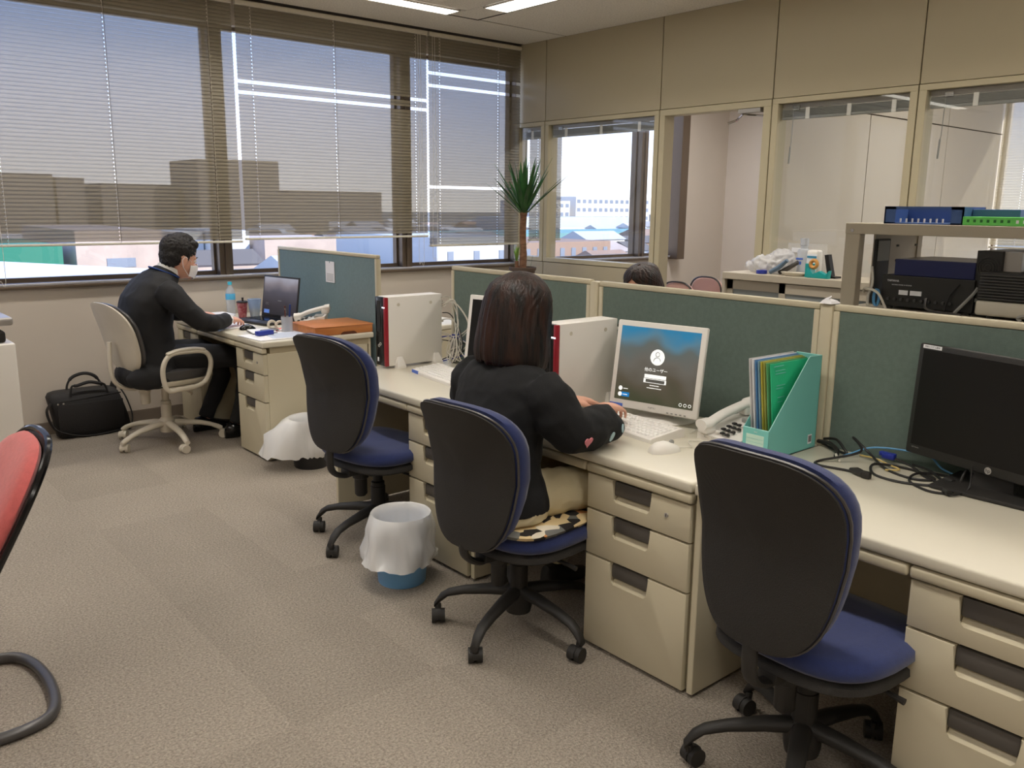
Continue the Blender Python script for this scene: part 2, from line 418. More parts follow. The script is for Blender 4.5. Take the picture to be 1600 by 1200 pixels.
# right partition wall: posts, panels and glazed bays
rw = MB().box((XR+.03, -3, 2.2), (XR+.075, YW, CEIL+.05)).box((XR+.03, 4.44, 0), (XR+.075, YW, 1.05)).box((XR+.03, -3, 0), (XR+.075, 3.47, 1.05)).build('wall_right', M['joint']); structure(rw)
bays = [(5.728, 6.118, 'g'), (4.445, 5.72, 'g'), (3.47, 4.437, 'd'), (2.485, 3.462, 'g'), (1.2, 2.477, 'g'), (-.1, 1.192, 'g'), (-1.5, -.108, 'g'), (-3, -1.508, 'g')]
gi = 9
for (y0, y1, kd) in bays:
    MB().box((XR, y0, 2.228), (XR+.03, y1, CEIL), .0015, 1).build('wall_panel', M['panel'], rw)
    MB().box((XR+.075, y0, 2.228), (XR+.10, y1, CEIL), .0015, 1).build('wall_panel', M['panel'], rw)
    if kd == 'g':
        MB().box((XR, y0, .0), (XR+.03, y1, 1.018), .0015, 1).build('wall_panel', M['panel'], rw)
        MB().box((XR+.075, y0, .0), (XR+.10, y1, 1.018), .0015, 1).build('wall_panel', M['panel'], rw)
        f = MB(); w = .045
        for (a, b) in (((y0, 1.022), (y1, 1.058)), ((y0, 2.19), (y1, 2.224)), ((y0, 1.058), (y0+w, 2.19)), ((y1-w, 1.058), (y1, 2.19))):
            f.box((XR-.006, a[0], a[1]), (XR+.106, b[0], b[1]), .002, 1)
        fo = f.build('window_%d' % gi, M['frame']); gi += 1; structure(fo)
        MB().box((XR+.02, y0+w, 1.058), (XR+.025, y1-w, 2.19)).build('glass_pane', M['glass'], fo)
    else:
        f = MB()
        f.box((XR-.006, y0, 2.18), (XR+.106, y1, 2.224), .002, 1).box((XR-.006, y0, 0), (XR+.106, y0+.06, 2.18), .002, 1).box((XR-.006, y1-.05, 0), (XR+.106, y1, 2.18), .002, 1)
        fo = f.build('door_1', M['frame']); structure(fo)
        # closer arm fixed under the header
        MB().box((XR+.0, y0+.09, 2.150), (XR+.05, y0+.27, 2.180), .003).build('closer_bracket', M['silver'], fo)
        MB().tube([(XR+.02, y0+.24, 2.145), (XR+.12, y0+.36, 2.12), (XR+.10, y0+.42, 2.10)], .009, 8).tube([(XR+.02, y0+.24, 2.145), (XR+.22, y0+.13, 2.14)], .007, 8).build('closer_arm', M['chrome'], fo, smooth=True)
        # the leaf stands open into the next room along the divider
        d = MB(frame((XR+.11, y0+.055, 0), (math.cos(R(2)), math.sin(R(2)), 0), (0, 0, 1)))
        d.box((0, .01, -.04), (.82, 2.14, 0), .003)
        dl = d.build('door_2', M['wall_white']); structure(dl)
        MB().cyl((XR+.84, y0+.11, .98), (XR+.84, y0+.17, .98), .011).tube([(XR+.84, y0+.17, .98), (XR+.72, y0+.17, .98)], .009).build('door_handle', M['chrome'], dl, smooth=True)

# ------------------------------------------------------------------ venetian blinds
def slat_mesh(L, holes, m, w=.0272, tilt=72, flip=1):
    """one slat along local X from 0 to L, slightly crowned, slots where the cords pass"""
    b = MB(); hs = sorted(holes); t = R(tilt)
    cuts = [0.0]
    for h in hs: cuts += [h-.004, h+.004]
    cuts.append(L)
    def row(u):   # u across the slat -.5..@.5
        c = .0014*(1-4*u*u)
        y = u*w*math.cos(t)*flip - c*math.sin(t)*flip; z = u*w*math.sin(t) + c*math.cos(t)
        return y, z
    us = [-.5, -.17, .17, .5]
    for k in range(len(cuts)-1):
        a, c = cuts[k], cuts[k+1]
        for i in range(3):
            if k % 2 == 1 and i == 1: continue
            (y0, z0), (y1, z1) = row(us[i]), row(us[i+1])
            vs = [b._v(q) for q in ((a, y0, z0), (c, y0, z0), (c, y1, z1), (a, y1, z1))]
            b.bm.faces.new(vs)
    bmesh.ops.remove_doubles(b.bm, verts=b.bm.verts, dist=1e-5)
    return b.mesh('slat', m)
def blind(x0, x1, y, ztop, zbot, pitch, holes, label, m, open_z=(), cords=(), pull=None, axis='x', group=None, tilt=72, railm=None):
    L = x1-x0; rm = railm or M['slat_in']
    rot = 0 if axis == 'x' else R(90)
    t = thing('venetian_blind', label, 'blind', (x0, y, 0) if axis == 'x' else (y, x0, 0), rot, group)
    B = lambda: MB()
    B().box((0, -.02, ztop), (L, .02, ztop+.03), .003).build('head_rail', rm, t, world=False)
    B().box((0, -.013, zbot-.012), (L, .013, zbot+.004), .004).build('bottom_rail', rm, t, world=False)
    me = slat_mesh(L, holes, m, tilt=tilt); me2 = slat_mesh(L, holes, m, tilt=8)
    z = ztop - .012; k = 0
    while z > zbot + .012:
        o = bpy.data.objects.new('slat', me2 if any(abs(z-q) < pitch*.52 for q in open_z) else me); COL.objects.link(o)
        o.parent = t; o.location = (0, 0, z); z -= pitch; k += 1
    for h in holes:
        B().tube([(h, -.014, ztop), (h, -.014, zbot)], .0009, 4).tube([(h, .014, ztop), (h, .014, zbot)], .0009, 4).build('ladder_cord', M['slat_in'], t, world=False)
        B().cbox((h, -.014, zbot-.004), (.012, .008, .014), .002).build('cord_button', rm, t, world=False)
    for h in cords:
        B().tube([(h, -.016, ztop), (h, -.016, zbot)], .0012, 4).build('ladder_cord', M['cable_b'], t, world=False)
    if pull:
        px, pz = pull
        B().tube(sm([(px, -.03, ztop), (px+.004, -.032, 1.8), (px-.01, -.032, pz+.05), (px+.012, -.032, pz), (px+.04, -.032, pz+.04), (px+.03, -.032, 1.9), (px+.022, -.03, ztop)], 8), .0015, 5).build('pull_cord', M['cable_w'], t, world=False, smooth=True)
    return t
P_ = .0245
BY = 6.045
blind(-3.0+.02, .99, BY, 2.84, 1.235, P_, (.3, 1.2, 2.4, 3.6), 'wide beige venetian blind continuing left of the frame', M['slat'])
blind(1.00, 2.60, BY, 2.84, 1.235, P_, (.11, .76, 1.43), 'beige perforated venetian blind above the man in the black suit', M['slat'], cords=(.765,), pull=(.03, 1.02))
blind(2.625, 4.225, BY, 2.84, 1.252, P_, (.11, .76, 1.49), 'beige perforated venetian blind in the middle, two slats hanging open', M['slat'], open_z=(2.345, 2.275), cords=(.765,), pull=(1.50, 1.04))
blind(4.245, 5.235, BY, 2.84, 1.170, P_, (.11, .735), 'beige venetian blind beside the corner, three slats hanging open', M['slat'], open_z=(2.568, 2.452, 1.656), cords=(.735,), pull=(.02, 1.07))
blind(5.36, 5.76, BY, 2.70, 1.20, P_, (.1, .3), 'narrow blind behind the glass of the corner meeting room', M['slat'], railm=M['slat_in'])
blind(-2.9, 3.480, 9.165, 2.60, 1.16, P_, (.5, 2.0, 3.5, 5.0, 6.15), 'sunlit cream blind in the far right room', M['slat_room'], axis='y', tilt=62)
# raised blinds with a wand on the glazed bays
raised_lab = {0: 'raised blind over the narrow glass bay beside the corner', 1: 'raised blind over the wide glass bay behind the potted plant', 3: 'raised blind with a hanging wand over the bay right of the doorway', 4: 'raised blind with a hanging wand over the bay at the right frame edge'}
for k, (y0, y1, kd) in enumerate(bays):
    if kd == 'd' or k > 4: continue
    t = thing('raised_blind', raised_lab[k], 'blind', (XR+.055, (y0+y1)/2, 2.19))
    a, b = y0+.05, y1-.05
    MB().box((XR+.040, a, 2.158), (XR+.07, b, 2.189), .003).build('head_rail', M['silver'], t)
    st = MB()
    for q in range(9): st.box((XR+.035, a+.004, 2.108+q*.0052), (XR+.067, b-.004, 2.111+q*.0052))
    st.build('slat_stack', M['grey_pl'], t)
    MB().box((XR+.036, a+.004, 2.088), (XR+.066, b-.004, 2.105), .003).build('bottom_rail', M['grey_pl'], t)
    for q in ([.5] if k == 0 else [.15, .5, .85] if k == 1 else [.22, .55, .88]):
        yy = b - (b-a)*q if k > 1 else a + (b-a)*q
        MB().box((XR+.031, yy-.014, 2.086), (XR+.036, yy+.014, 2.158)).build('clip', M['white_pl'], t)
    MB().cbox((XR+.034, b-.11, 2.16), (.012, .05, .03), .004).build('cord_lock', M['chrome'], t)
    if k > 1:
        MB().tube([(XR+.034, b-.09, 2.15), (XR+.034, b-.086, 1.93), (XR+.034, b-.08, 1.90)], .0025, 6).tube([(XR+.034, b-.082, 1.91), (XR+.034, b-.078, 1.80)], .006, 8).build('tilt_wand', M['grey_pl'], t, smooth=True)

# ------------------------------------------------------------------ desks
def notched(w, h, nx0, nx1, nd, r=.006):
    return [(0, 0), (w, 0), (w, h), (nx1, h), (nx1, h-nd+r), (nx1-r, h-nd), (nx0+r, h-nd), (nx0, h-nd+r), (nx0, h), (0, h)]
def desk(name, label, x0, y0, y1, depth, h, peds, side_lo=True, side_hi=True, drawer_span=None, group=None):
    """front face looks to -X; y0<y1; peds: list of (ya, yb) pedestals"""
    t = thing(name, label, 'desk', (x0, (y0+y1)/2, 0), 0, group)
    g = .0015
    tp = MB().box((x0-.005, y0+g, h-.034), (x0+depth, y1-g, h), .008, 3)
    tp.build('worktop', M['beige_top'], t, smooth=True)
    # shallow lip drawer below the top
    ya, yb = drawer_span or (y0+.03, y1-.03)
    seam = []
    for (pa, pb) in peds: seam.append((pa, pb))
    lo = ya
    for (pa, pb) in sorted(peds):
        if pa > lo + .05: MB().box((x0-.003, lo+.002, h-.070), (x0+.028, pa-.003, h-.038), .009, 3).build('centre_drawer', M['beige'], t, smooth=True)
        MB().box((x0-.003, pa, h-.070), (x0+.03, pb, h-.038), .009, 3).build('apron', M['beige'], t, smooth=True)
        lo = pb
    if lo < yb - .05: MB().box((x0-.003, lo+.003, h-.070), (x0+.028, yb, h-.038), .009, 3).build('centre_drawer', M['beige'], t, smooth=True)
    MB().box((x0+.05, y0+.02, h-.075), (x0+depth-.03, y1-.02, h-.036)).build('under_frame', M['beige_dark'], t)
    MB().box((x0+depth-.03, y0+.02, .10), (x0+depth-.015, y1-.02, h-.04)).build('modesty_panel', M['beige'], t)
    if side_lo: MB().box((x0+.012, y0+.002, .012), (x0+depth-.005, y0+.024, h-.036), .003).build('side_panel', M['beige'], t)
    if side_hi: MB().box((x0+.012, y1-.024, .012), (x0+depth-.005, y1-.002, h-.036), .003).build('side_panel', M['beige'], t)
    for (pa, pb) in peds:
        w = pb - pa
        MB().box((x0+.03, pa+.004, .012), (x0+depth-.04, pb-.004, h-.072), .002, 1).build('pedestal', M['beige'], t)
        zt = h-.072; zs = [(zt-.122, zt), (zt-.285, zt-.125), (.014, zt-.288)]
        for i, (za, zb) in enumerate(zs):
            # local frame: u = -Y (left to right as seen), v = Z, extrude toward +X
            Mx = frame((x0+.004, pb-.004, za), (0, -1, 0), (0, 0, 1))   # z axis = u x v = -X
            Mx = Mx @ Matrix.Translation((0, 0, -.026))
            W_, H_ = w-.008, zb-za-.003
            n0, n1 = W_*.27, W_*.64
            d = MB().prism(notched(W_, H_, n0, n1, .078, .012), .026, Mx, bev=.004)
            do = d.build('drawer', M['beige'], t, smooth=True)
            hb = MB(); hb.box((n0+.0005, H_-.052, -.004), (n1-.0005, H_-.002, .020), .006, 2, M=Mx)
            hb.build('handle', M['handle'], do, smooth=True)
            rc = MB(); rc.box((n0-.002, H_-.078, -.002), (n1+.002, H_, .001), M=Mx)
            rc.loft([[Mx @ Vector(q) for q in ((n0+.003, H_-.079, .001), (n0+.003, H_-.079, .022), (n0+.003, H_-.054, .004))], [Mx @ Vector(q) for q in ((n1-.003, H_-.079, .001), (n1-.003, H_-.079, .022), (n1-.003, H_-.054, .004))]])
            rc.build('handle_recess', M['beige'], do)
            if i == 0:
                k = MB(); c = Mx @ Vector((W_*.79, H_*.55, .026)); k.cyl(c, c+Vector((-.003, 0, 0)), .0075, n=16)
                k.build('lock', M['silver'], do, smooth=True)
                k = MB(); k.box((c.x-.0036, c.y-.001, c.z-.004), (c.x-.003, c.y+.001, c.z+.004)); k.build('keyhole', M['black'], do)
    return t
DX = 2.0; DH = .70
desk('office_desk', 'beige desk at the far end of the row with a white computer tower', DX, 2.603, 3.70, .70, DH, [(2.605, 3.03)], side_lo=False)
desk('office_desk', 'beige desk the woman in the black sweater works at, lock on its top drawer', DX, 1.503, 2.597, .70, DH, [(1.505, 1.945)], side_lo=False)
desk('office_desk', 'beige desk nearest the camera under the black widescreen monitor', DX, .403, 1.497, .70, DH, [(.405, .85)], side_lo=False)
MDH = .718; MX = 2.08; MY0 = 4.63; MY1 = 6.04
desk('office_desk', 'beige double-pedestal desk of the man in the black suit', MX, MY0, MY1, .74, MDH, [(MY0+.012, 5.03), (5.64, 6.02)], side_lo=False, side_hi=False)
desk('facing_desk', 'beige desk behind the man\'s blue-grey screen, mostly hidden', 2.91, MY0, MY1, .70, MDH, [])
for i in range(2):
    ff = [o for o in COL.objects if o.name.startswith('facing_desk')][0]
desk('back_row_desk', 'beige desk of the woman hidden behind the green screens', 2.80, 2.40, 3.60, .70, DH, [])

# ------------------------------------------------------------------ fabric screens
def screen(label, x, y0, y1, z1, m, z0=.06, th=.03, post_lo=True, post_hi=True):
    t = thing('partition_screen', label, 'partition screen', (x+th/2, (y0+y1)/2, 0))
    MB().box((x+.004, y0+.018, z0+.03), (x+th-.004, y1-.018, z1-.022), .003, 2).build('fabric_panel', m, t)
    MB().box((x, y0, z1-.022), (x+th, y1, z1), .006, 2).build('top_rail', M['beige'], t, smooth=True)
    MB().box((x, y0+.018, z0), (x+th, y1-.018, z0+.03), .003).build('bottom_rail', M['beige'], t)
    for a, b, w in ((y0, y0+.022, post_lo), (y1-.022, y1, post_hi)):
        MB().box((x-.002, a, 0), (x+th+.002, b, z1-.0225), .004, 2).build('post', M['beige'], t, smooth=True)
    return t
PX = 2.715
screen('green-grey fabric screen at the far end, behind the long-haired woman', PX, 2.650, 3.672, 1.19, M['fabric'])
screen('green-grey fabric screen behind the lit white monitor', PX, 1.549, 2.596, 1.187, M['fabric'])
screen('green-grey fabric screen behind the black widescreen monitor', PX, .42, 1.498, 1.187, M['fabric'])
structure_posts = []
for y in (2.623, 1.5235):
    p = MB().box((PX-.006, y-.024, 0), (PX+.036, y+.024, 1.184), .007, 2).build('screen_connector', M['beige'], None, smooth=True)
    tag(p, 'beige connecting post between %s' % ('the far and middle green screens' if y > 2 else 'the middle and near green screens'), 'post')
# torn paper/tape on the near post
tp = MB().loft([[(2.70, 1.50, 1.188), (2.76, 1.50, 1.188), (2.76, 1.545, 1.188), (2.70, 1.545, 1.188)], [(2.71, 1.505, 1.196), (2.75, 1.507, 1.197), (2.75, 1.54, 1.20), (2.71, 1.54, 1.198)], [(2.715, 1.52, 1.203), (2.73, 1.52, 1.204), (2.73, 1.53, 1.206), (2.715, 1.53, 1.206)], [(2.716, 1.512, 1.212), (2.720, 1.512, 1.214), (2.720, 1.516, 1.214), (2.716, 1.515, 1.213)]]).build('paper_scrap', M['paper'], None)
tag(tp, 'crumpled white paper scrap on top of the post between green screens', 'paper')
screen('fabric screen behind the laptop, tinted with bluish window light, a notice pinned on it', 2.845, MY0-.005, 6.0, 1.195, M['fabric_tinted'], z0=.06)

# ------------------------------------------------------------------ swivel chairs
def outline(w, h, n=40, p=2.6, taper=.12):
    """egg-like closed outline: wide above the middle, narrower below"""
    out = []
    for i in range(n):
        a = 2*math.pi*i/n; c, s_ = math.cos(a), math.sin(a)
        x = math.copysign(abs(c)**(2/p), c); y = math.copysign(abs(s_)**(2/p), s_)
        x *= (1 - taper*(.5-.5*y)) ; out.append((x*w/2, y*h/2))
    return out
def curved_pad(mb, w, h, thick, depth_fn, p=2.6, taper=.12, edge=.35, inset=.0):
    """puffy pad in local YZ; depth_fn(y,z)->x of the back face; front at +thick"""
    rings = []
    prof = [(0, .55), (.0, .9), (.25, 1.0), (.6, 1.0), (.9, .95), (1.0, .82), (1.06, .5), (1.08, .2)]
    o = outline(w, h, 44, p, taper)
    for (tt, sc) in prof:
        rings.append([(depth_fn(y*sc, z*sc)+tt*thick, y*sc, z*sc) for (y, z) in o])
    rings = [[(depth_fn(y*.02, z*.02), y*.02, z*.02) for (y, z) in o]] + rings + [[(depth_fn(y*.02, z*.02)+1.09*thick, y*.02, z*.02) for (y, z) in o]]
    mb.loft(rings, cap=True)
    return mb
def five_star(t, m_leg, m_caster, r=.30, z_hub=.11, rot=0.0, col_m=None, seat_z=.42, wheel_m=None, hi=.115):
    Rz = lambda a: Matrix.Rotation(a, 4, 'Z')
    hub = MB().lathe([(.045, z_hub-.045), (.05, z_hub-.02), (.05, z_hub+.03), (.033, z_hub+.05), (.033, .25), (.030, .252), (.030, .27), (.022, .275), (.022, seat_z-.05), (.03, seat_z-.04)], n=20)
    hub.build('gas_column', col_m or m_leg, t, smooth=True, world=False)
    for k in range(5):
        a = rot + k*2*math.pi/5; Q = Rz(a)
        leg = MB(Q)
        xs = [(.03, hi+.012, .028, .022), (.10, hi+.008, .026, .020), (.20, hi-.006, .022, .016), (.26, hi-.022, .020, .015), (r-.01, hi-.045, .018, .018)]
        rings = []
        for (x, z, hw, hh) in xs:
            rings.append([(x, hw*math.cos(q)*1.0, z+hh*math.sin(q)) for q in [2*math.pi*j/12 for j in range(12)]])
        rings.append([(r+.012, .015*math.cos(q), .062+.012*math.sin(q)) for q in [2*math.pi*j/12 for j in range(12)]])
        leg.loft(rings)
        lo = leg.build('leg', m_leg, t, smooth=True, world=False)
        cs = MB(Q @ Matrix.Translation((r, 0, 0)) @ Rz(1.1*k+.6))
        cs.cyl((-.018, -.024, .026), (-.018, -.006, .026), .026, n=20).cyl((-.018, .006, .026), (-.018, .024, .026), .026, n=20).tube([(0, 0, .065), (-.004, 0, .045), (-.018, 0, .026)], [.011, .012, .010], 8)
        # hood
        rr = []
        for q in range(9):
            a2 = R(200)*q/8 - R(10)
            rr.append([(-.018+.029*math.cos(a2), yy, .026+.029*math.sin(a2)) for yy in (-.006, .006)] + [(-.018+.022*math.cos(a2), yy, .026+.022*math.sin(a2)) for yy in (.006, -.006)])
        cs.loft(rr)
        c = cs.build('caster', wheel_m or m_caster, t, smooth=True, world=False)
def blue_chair(x, y, rz, label, seat_z=.45, back_top=.95, star=0.2):
    """local: seat faces +X"""
    t = thing('office_chair', label, 'chair', (x, y, 0), rz, 'navy blue office chairs with black shells')
    five_star(t, M['black'], M['black'], .30, .115, star, seat_z=seat_z, hi=.135)
    # seat pad with waterfall front
    def pad(mb, w, d, z0, z1, drop=0.0, p=3.0):
        o = [(x_*1.0, y_) for (x_, y_) in outline(d, w, 44, p, 0)]
        prof = [(0, .55), (.02, .93), (.3, 1.0), (.75, .99), (1.0, .90), (1.08, .6)]
        rings = []
        for (tt, sc) in [(0, .02)] + prof + [(1.08, .02)]:
            rings.append([(x_*sc, y_*sc, z0+(z1-z0)*tt - (.028*max(0, (x_*sc-.12)/.12)**2) - .012*math.exp(-((x_*sc)**2+(y_*sc)**2)/.02)*(1 if tt > .9 else 0)) for (x_, y_) in o])
        mb.loft(rings)
    s1 = MB(Matrix.Translation((.03, 0, 0))); pad(s1, .49, .47, seat_z-.045, seat_z+.012); s1.build('seat', M['blue'], t, smooth=60, world=False)
    s2 = MB(Matrix.Translation((.03, 0, 0))); pad(s2, .475, .455, seat_z-.085, seat_z-.045); s2.build('seat_pan', M['black_shell'], t, smooth=60, world=False)
    MB().cbox((0, 0, seat_z-.10), (.20, .14, .05), .012).cbox((-.11, -.0, seat_z-.095), (.16, .06, .035), .01).build('mechanism', M['black'], t, smooth=True, world=False)
    MB().tube([(0, -.06, seat_z-.10), (.02, -.20, seat_z-.115), (.02, -.25, seat_z-.12)], [.006, .006, .009], 8).build('lever', M['black'], t, smooth=True, world=False)
    # spring canister
    MB().lathe([(.02, seat_z-.22), (.028, seat_z-.21), (.028, seat_z-.14), (.036, seat_z-.135), (.036, seat_z-.09), (.02, seat_z-.085)], (-.10, 0, 0), 16).build('tension_knob', M['black'], t, smooth=True, world=False)
    # J shaped back bracket
    zb = back_top - .48
    MB().tube(sm([(-.13, 0, seat_z-.10), (-.20, 0, seat_z-.105), (-.262, 0, seat_z-.06), (-.262, 0, zb+.03), (-.245, 0, zb+.10)], 6), [.022]*25, 10, flat=.55).build('back_bracket', M['black'], t, smooth=True, world=False)
    H = .50; zc = back_top - H/2
    def df(yy, zz):
        lum = -.030*math.cos(min(1, abs(zz)/.25)*math.pi/1.2)
        return -.240 + .75*yy*yy + (-.045*(zz/.25) if zz > 0 else .018*(zz/.25)) - (.055*max(0, (zz-.09)/.16)**2)
    Mz = Matrix.Translation((0, 0, zc))
    sh = MB(Mz); curved_pad(sh, .450, H, .022, lambda a, b: df(a, b)-.024, 3.3, .27); sh.build('back_shell', M['black_shell'], t, smooth=60, world=False)
    bp = MB(Mz @ Matrix.Translation((0, 0, .006))); curved_pad(bp, .450, H*.995, .078, df, 3.3, .27); bp.build('back_cushion', M['blue'], t, smooth=60, world=False)
    # rim between shell and cushion
    o = outline(.458, H*1.005, 44, 3.3, .27)
    MB(Mz).tube([(df(a, b)-.001, a, b) for a, b in o], .0045, 6, closed=True).build('shell_rim', M['tube'], t, smooth=True, world=False)
    return t
blue_chair(1.97, 3.23, R(10), 'navy office chair with empty seat at the far desk, waste bins on both sides', .45, .97, star=R(186))
blue_chair(1.90, 2.17, R(5), 'navy office chair the long-haired woman sits on', .42, .885, star=R(196))
blue_chair(1.95, 1.06, R(-2), 'navy office chair with empty seat nearest the camera', .45, .965, star=R(135))

# man's grey armchair
t = thing('grey_armchair', 'pale grey swivel armchair with loop armrests under the man', 'chair', (1.79, 5.47, 0), R(9))
five_star(t, M['cream'], M['cream'], .32, .115, R(190), seat_z=.45, wheel_m=M['cream'])
s = MB(Matrix.Translation((.02, 0, 0)))
o_ = outline(.46, .48, 40, 3.2, 0)
s.loft([[(a*k, b*k, z) for a, b in o_] for (z, k) in ((.43, .5), (.435, .95), (.46, 1), (.49, .98), (.50, .85), (.503, .3))]); s.build('seat', M['tube'], t, smooth=60, world=False)
s = MB(Matrix.Translation((.02, 0, 0))); s.loft([[(a*k, b*k, z) for a, b in o_] for (z, k) in ((.385, .5), (.39, .85), (.41, .97), (.433, .99))]); s.build('seat_pan', M['cream'], t, smooth=60, world=False)
df = lambda yy, zz: -.27 + .55*yy*yy + (-.05*(zz/.21)) - .03*max(0, zz/.21)**2
Mz = Matrix.Translation((0, 0, .70))
b = MB(Mz); curved_pad(b, .46, .44, .030, lambda a, c: df(a, c)-.03, 2.7, .1); b.build('back_shell', M['cream'], t, smooth=60, world=False)
b = MB(Mz); curved_pad(b, .45, .43, .035, df, 2.7, .1); b.build('back_cushion', M['tube'], t, smooth=60, world=False)
MB().tube(sm([(-.05, 0, .385), (-.2, 0, .375), (-.30, 0, .42), (-.33, 0, .52), (-.325, 0, .68)], 6), .02, 10, flat=.6).build('back_bracket', M['cream'], t, smooth=True, world=False)
MB().lathe([(.025, .27), (.03, .28), (.03, .34), (.036, .345), (.036, .38), (.02, .385)], (-.13, 0, 0), 16).build('tension_knob', M['cream'], t, smooth=True, world=False)
MB().tube([(.02, -.05, .38), (.06, -.16, .35), (.07, -.2, .33)], [.006, .008, .010], 8).build('lever', M['cream'], t, smooth=True, world=False)
for sgn in (-1, 1):
    y = sgn*.285
    lp = sm([(-.13, y, .40), (-.15, y, .52), (-.10, y, .605), (.02, y, .615), (.13, y, .60), (.165, y, .53), (.13, y, .43), (.06, y, .395), (-.05, y, .39)], 6, closed=True)
    MB().tube(lp, .015, 10, closed=True).cbox((.0, sgn*.24, .388), (.16, .08, .014), .004).build('armrest', M['cream'], t, smooth=True, world=False)
    MB().tube(sm([(-.12, y, .612), (-.05, y, .628), (.05, y, .630), (.13, y, .615)], 5), [.012]+[.019]*14+[.012], 10, flat=.6).build('arm_pad', M['cream'], t, smooth=True, world=False)

# red cantilever chair at the left edge (faces -X)
t = thing('cantilever_chair', 'red fabric chair with black frame at the lower left edge', 'chair', (.25, 2.82, 0))
fr = sm([(.02, 2.58, .45), (-.22, 2.58, .43), (-.27, 2.58, .30), (-.25, 2.58, .04), (-.14, 2.57, .018), (.20, 2.57, .018), (.40, 2.575, .018), (.475, 2.64, .018), (.50, 2.82, .018), (.475, 3.0, .018), (.40, 3.065, .018), (.20, 3.07, .018), (-.14, 3.07, .018), (-.25, 3.06, .04), (-.27, 3.06, .30), (-.22, 3.06, .43), (.02, 3.06, .45)], 6)
MB().tube(fr, .0175, 10, flat=1).build('base_tube', M['tube'], t, smooth=True)
bkx = lambda z: .300 + .24*max(0, (z-.36)/.44)
def rb(y, z, off=0.0): return (bkx(z)+off+.35*(y-2.82)**2*-1, y, z)
ol = outline(.47, .50, 48, 3.0, .06)
b = MB()
prof = [(.0, .02), (.0, .94), (-.014, 1.0), (-.034, .98), (-.048, .90), (-.055, .5), (-.055, .02)]
b.loft([[rb(2.82+a*k, .565+c*k, o2-.004) for a, c in ol] for (o2, k) in prof]); b.build('back_cushion', M['red'], t, smooth=60)
b = MB(); b.loft([[rb(2.82+a*k, .565+c*k, o2) for a, c in ol] for (o2, k) in ((.0, .96), (.0, 1.0), (.014, .98), (.018, .9), (.018, .02))]); b.build('back_shell', M['black'], t, smooth=60)
MB().tube([rb(2.82+a*1.02, .565+c*1.02, .004) for a, c in ol], .011, 8, closed=True).build('back_rim', M['black_gl'], t, smooth=True)
b = MB(); o2 = outline(.46, .46, 40, 3.2, 0)
b.loft([[(.07+a*k, 2.82+c*k, z) for a, c in o2] for (z, k) in ((.44, .5), (.445, .97), (.47, 1), (.495, .95), (.50, .5))]); b.build('seat', M['red'], t, smooth=60)
MB().tube([(.20, 2.60, .45), (.30, 2.62, .42), (.33, 2.64, .46)], .012, 8).tube([(.20, 3.04, .45), (.30, 3.02, .42), (.33, 3.0, .46)], .012, 8).build('back_support', M['black'], t, smooth=True)

# pink chairs of the meeting room
for (x, y, s_) in ((5.78, 4.60, 'pink chair top nearer the woman\'s head beyond the doorway'), (6.44, 4.80, 'pink chair top beside the low cabinet beyond the doorway')):
    t = thing('meeting_chair', s_, 'chair', (x, y, 0))
    ol = outline(.36, .38, 36, 2.8, .1)
    MB().loft([[(x-.02+o2-.2*a*a, y+a*k, .70+c*k) for a, c in ol] for (o2, k) in ((0, .02), (0, .92), (.012, 1), (.03, 1), (.045, .9), (.045, .02))]).build('backrest', M['pink'], t, smooth=60)
    MB().tube([(x-.025-.2*a*a, y+a*1.02, .70+c*1.02) for a, c in ol], .008, 6, closed=True).build('back_rim', M['tube'], t, smooth=True)
    MB().loft([[(x+.23+a*k, y+c*k, z) for a, c in ol] for (z, k) in ((.41, .9), (.44, 1), (.46, .9))]).build('seat', M['pink'], t, smooth=60)
    for sy in (-.2, .2):
        MB().tube(sm([(x+.03, y+sy, .62), (x, y+sy, .42), (x+.38, y+sy, .40), (x+.42, y+sy, .3), (x+.44, y+sy, .02), (x+.36, y+sy, .012), (x, y+sy, .012)], 5), .011, 8).build('leg', M['tube'], t, smooth=True)

# ------------------------------------------------------------------ waste bins
def bin_(x, y, h, r, col, label, blabel, bx, flare, seed):
    t = thing('waste_bin', label, 'waste bin', (x, y, 0))
    MB().lathe([(r*.80, 0), (r*.82, .004), (r*.98, h), (r*1.0, h+.004), (r*.94, h+.002), (r*.78, .012), (0, .012)], (x, y, 0), 28).build('tub', col, t, smooth=True)
    b = MB(); n = 72
    def W_(j, k): 
        a = j*2*math.pi/n
        return noise.noise((math.cos(a)*2.2+seed, math.sin(a)*2.2, k*.8)) , noise.noise((math.cos(a)*7+seed, math.sin(a)*7, k*1.3))
    def ringf(base, amp, z, sag, k):
        out = []
        for j in range(n):
            a = j*2*math.pi/n; n1, n2 = W_(j, k)
            rr_ = base + amp*(.030*n1 + .014*n2) + flare(a, sag)
            out.append((x+rr_*math.cos(a), y+rr_*math.sin(a), z + amp*.014*n1 + (amp*.02*n2 if k > 6 else 0)))
        return out
    prof_ = [(r*.66, .5, h-.17, 0), (r*.80, .3, h-.06, 0), (r*.88, .1, h-.01, 0), (r*.93, .08, h+.016, 0), (r*1.02, .08, h+.022, .05), (r*1.06, .2, h+.004, .25), (r*1.09, .5, h-.035, .55), (r*1.12, .8, h-.08, .85), (r*1.15, 1.0, h-.13, 1.05), (r*1.17, 1.3, bx, 1.15)]
    b.loft([ringf(q[0], q[1], q[2], q[3], k) for k, q in enumerate(prof_)], cap=False)
    o = b.build('bin_liner', M['bagfilm'], None, smooth=70)
    tag(o, blabel, 'plastic bag')
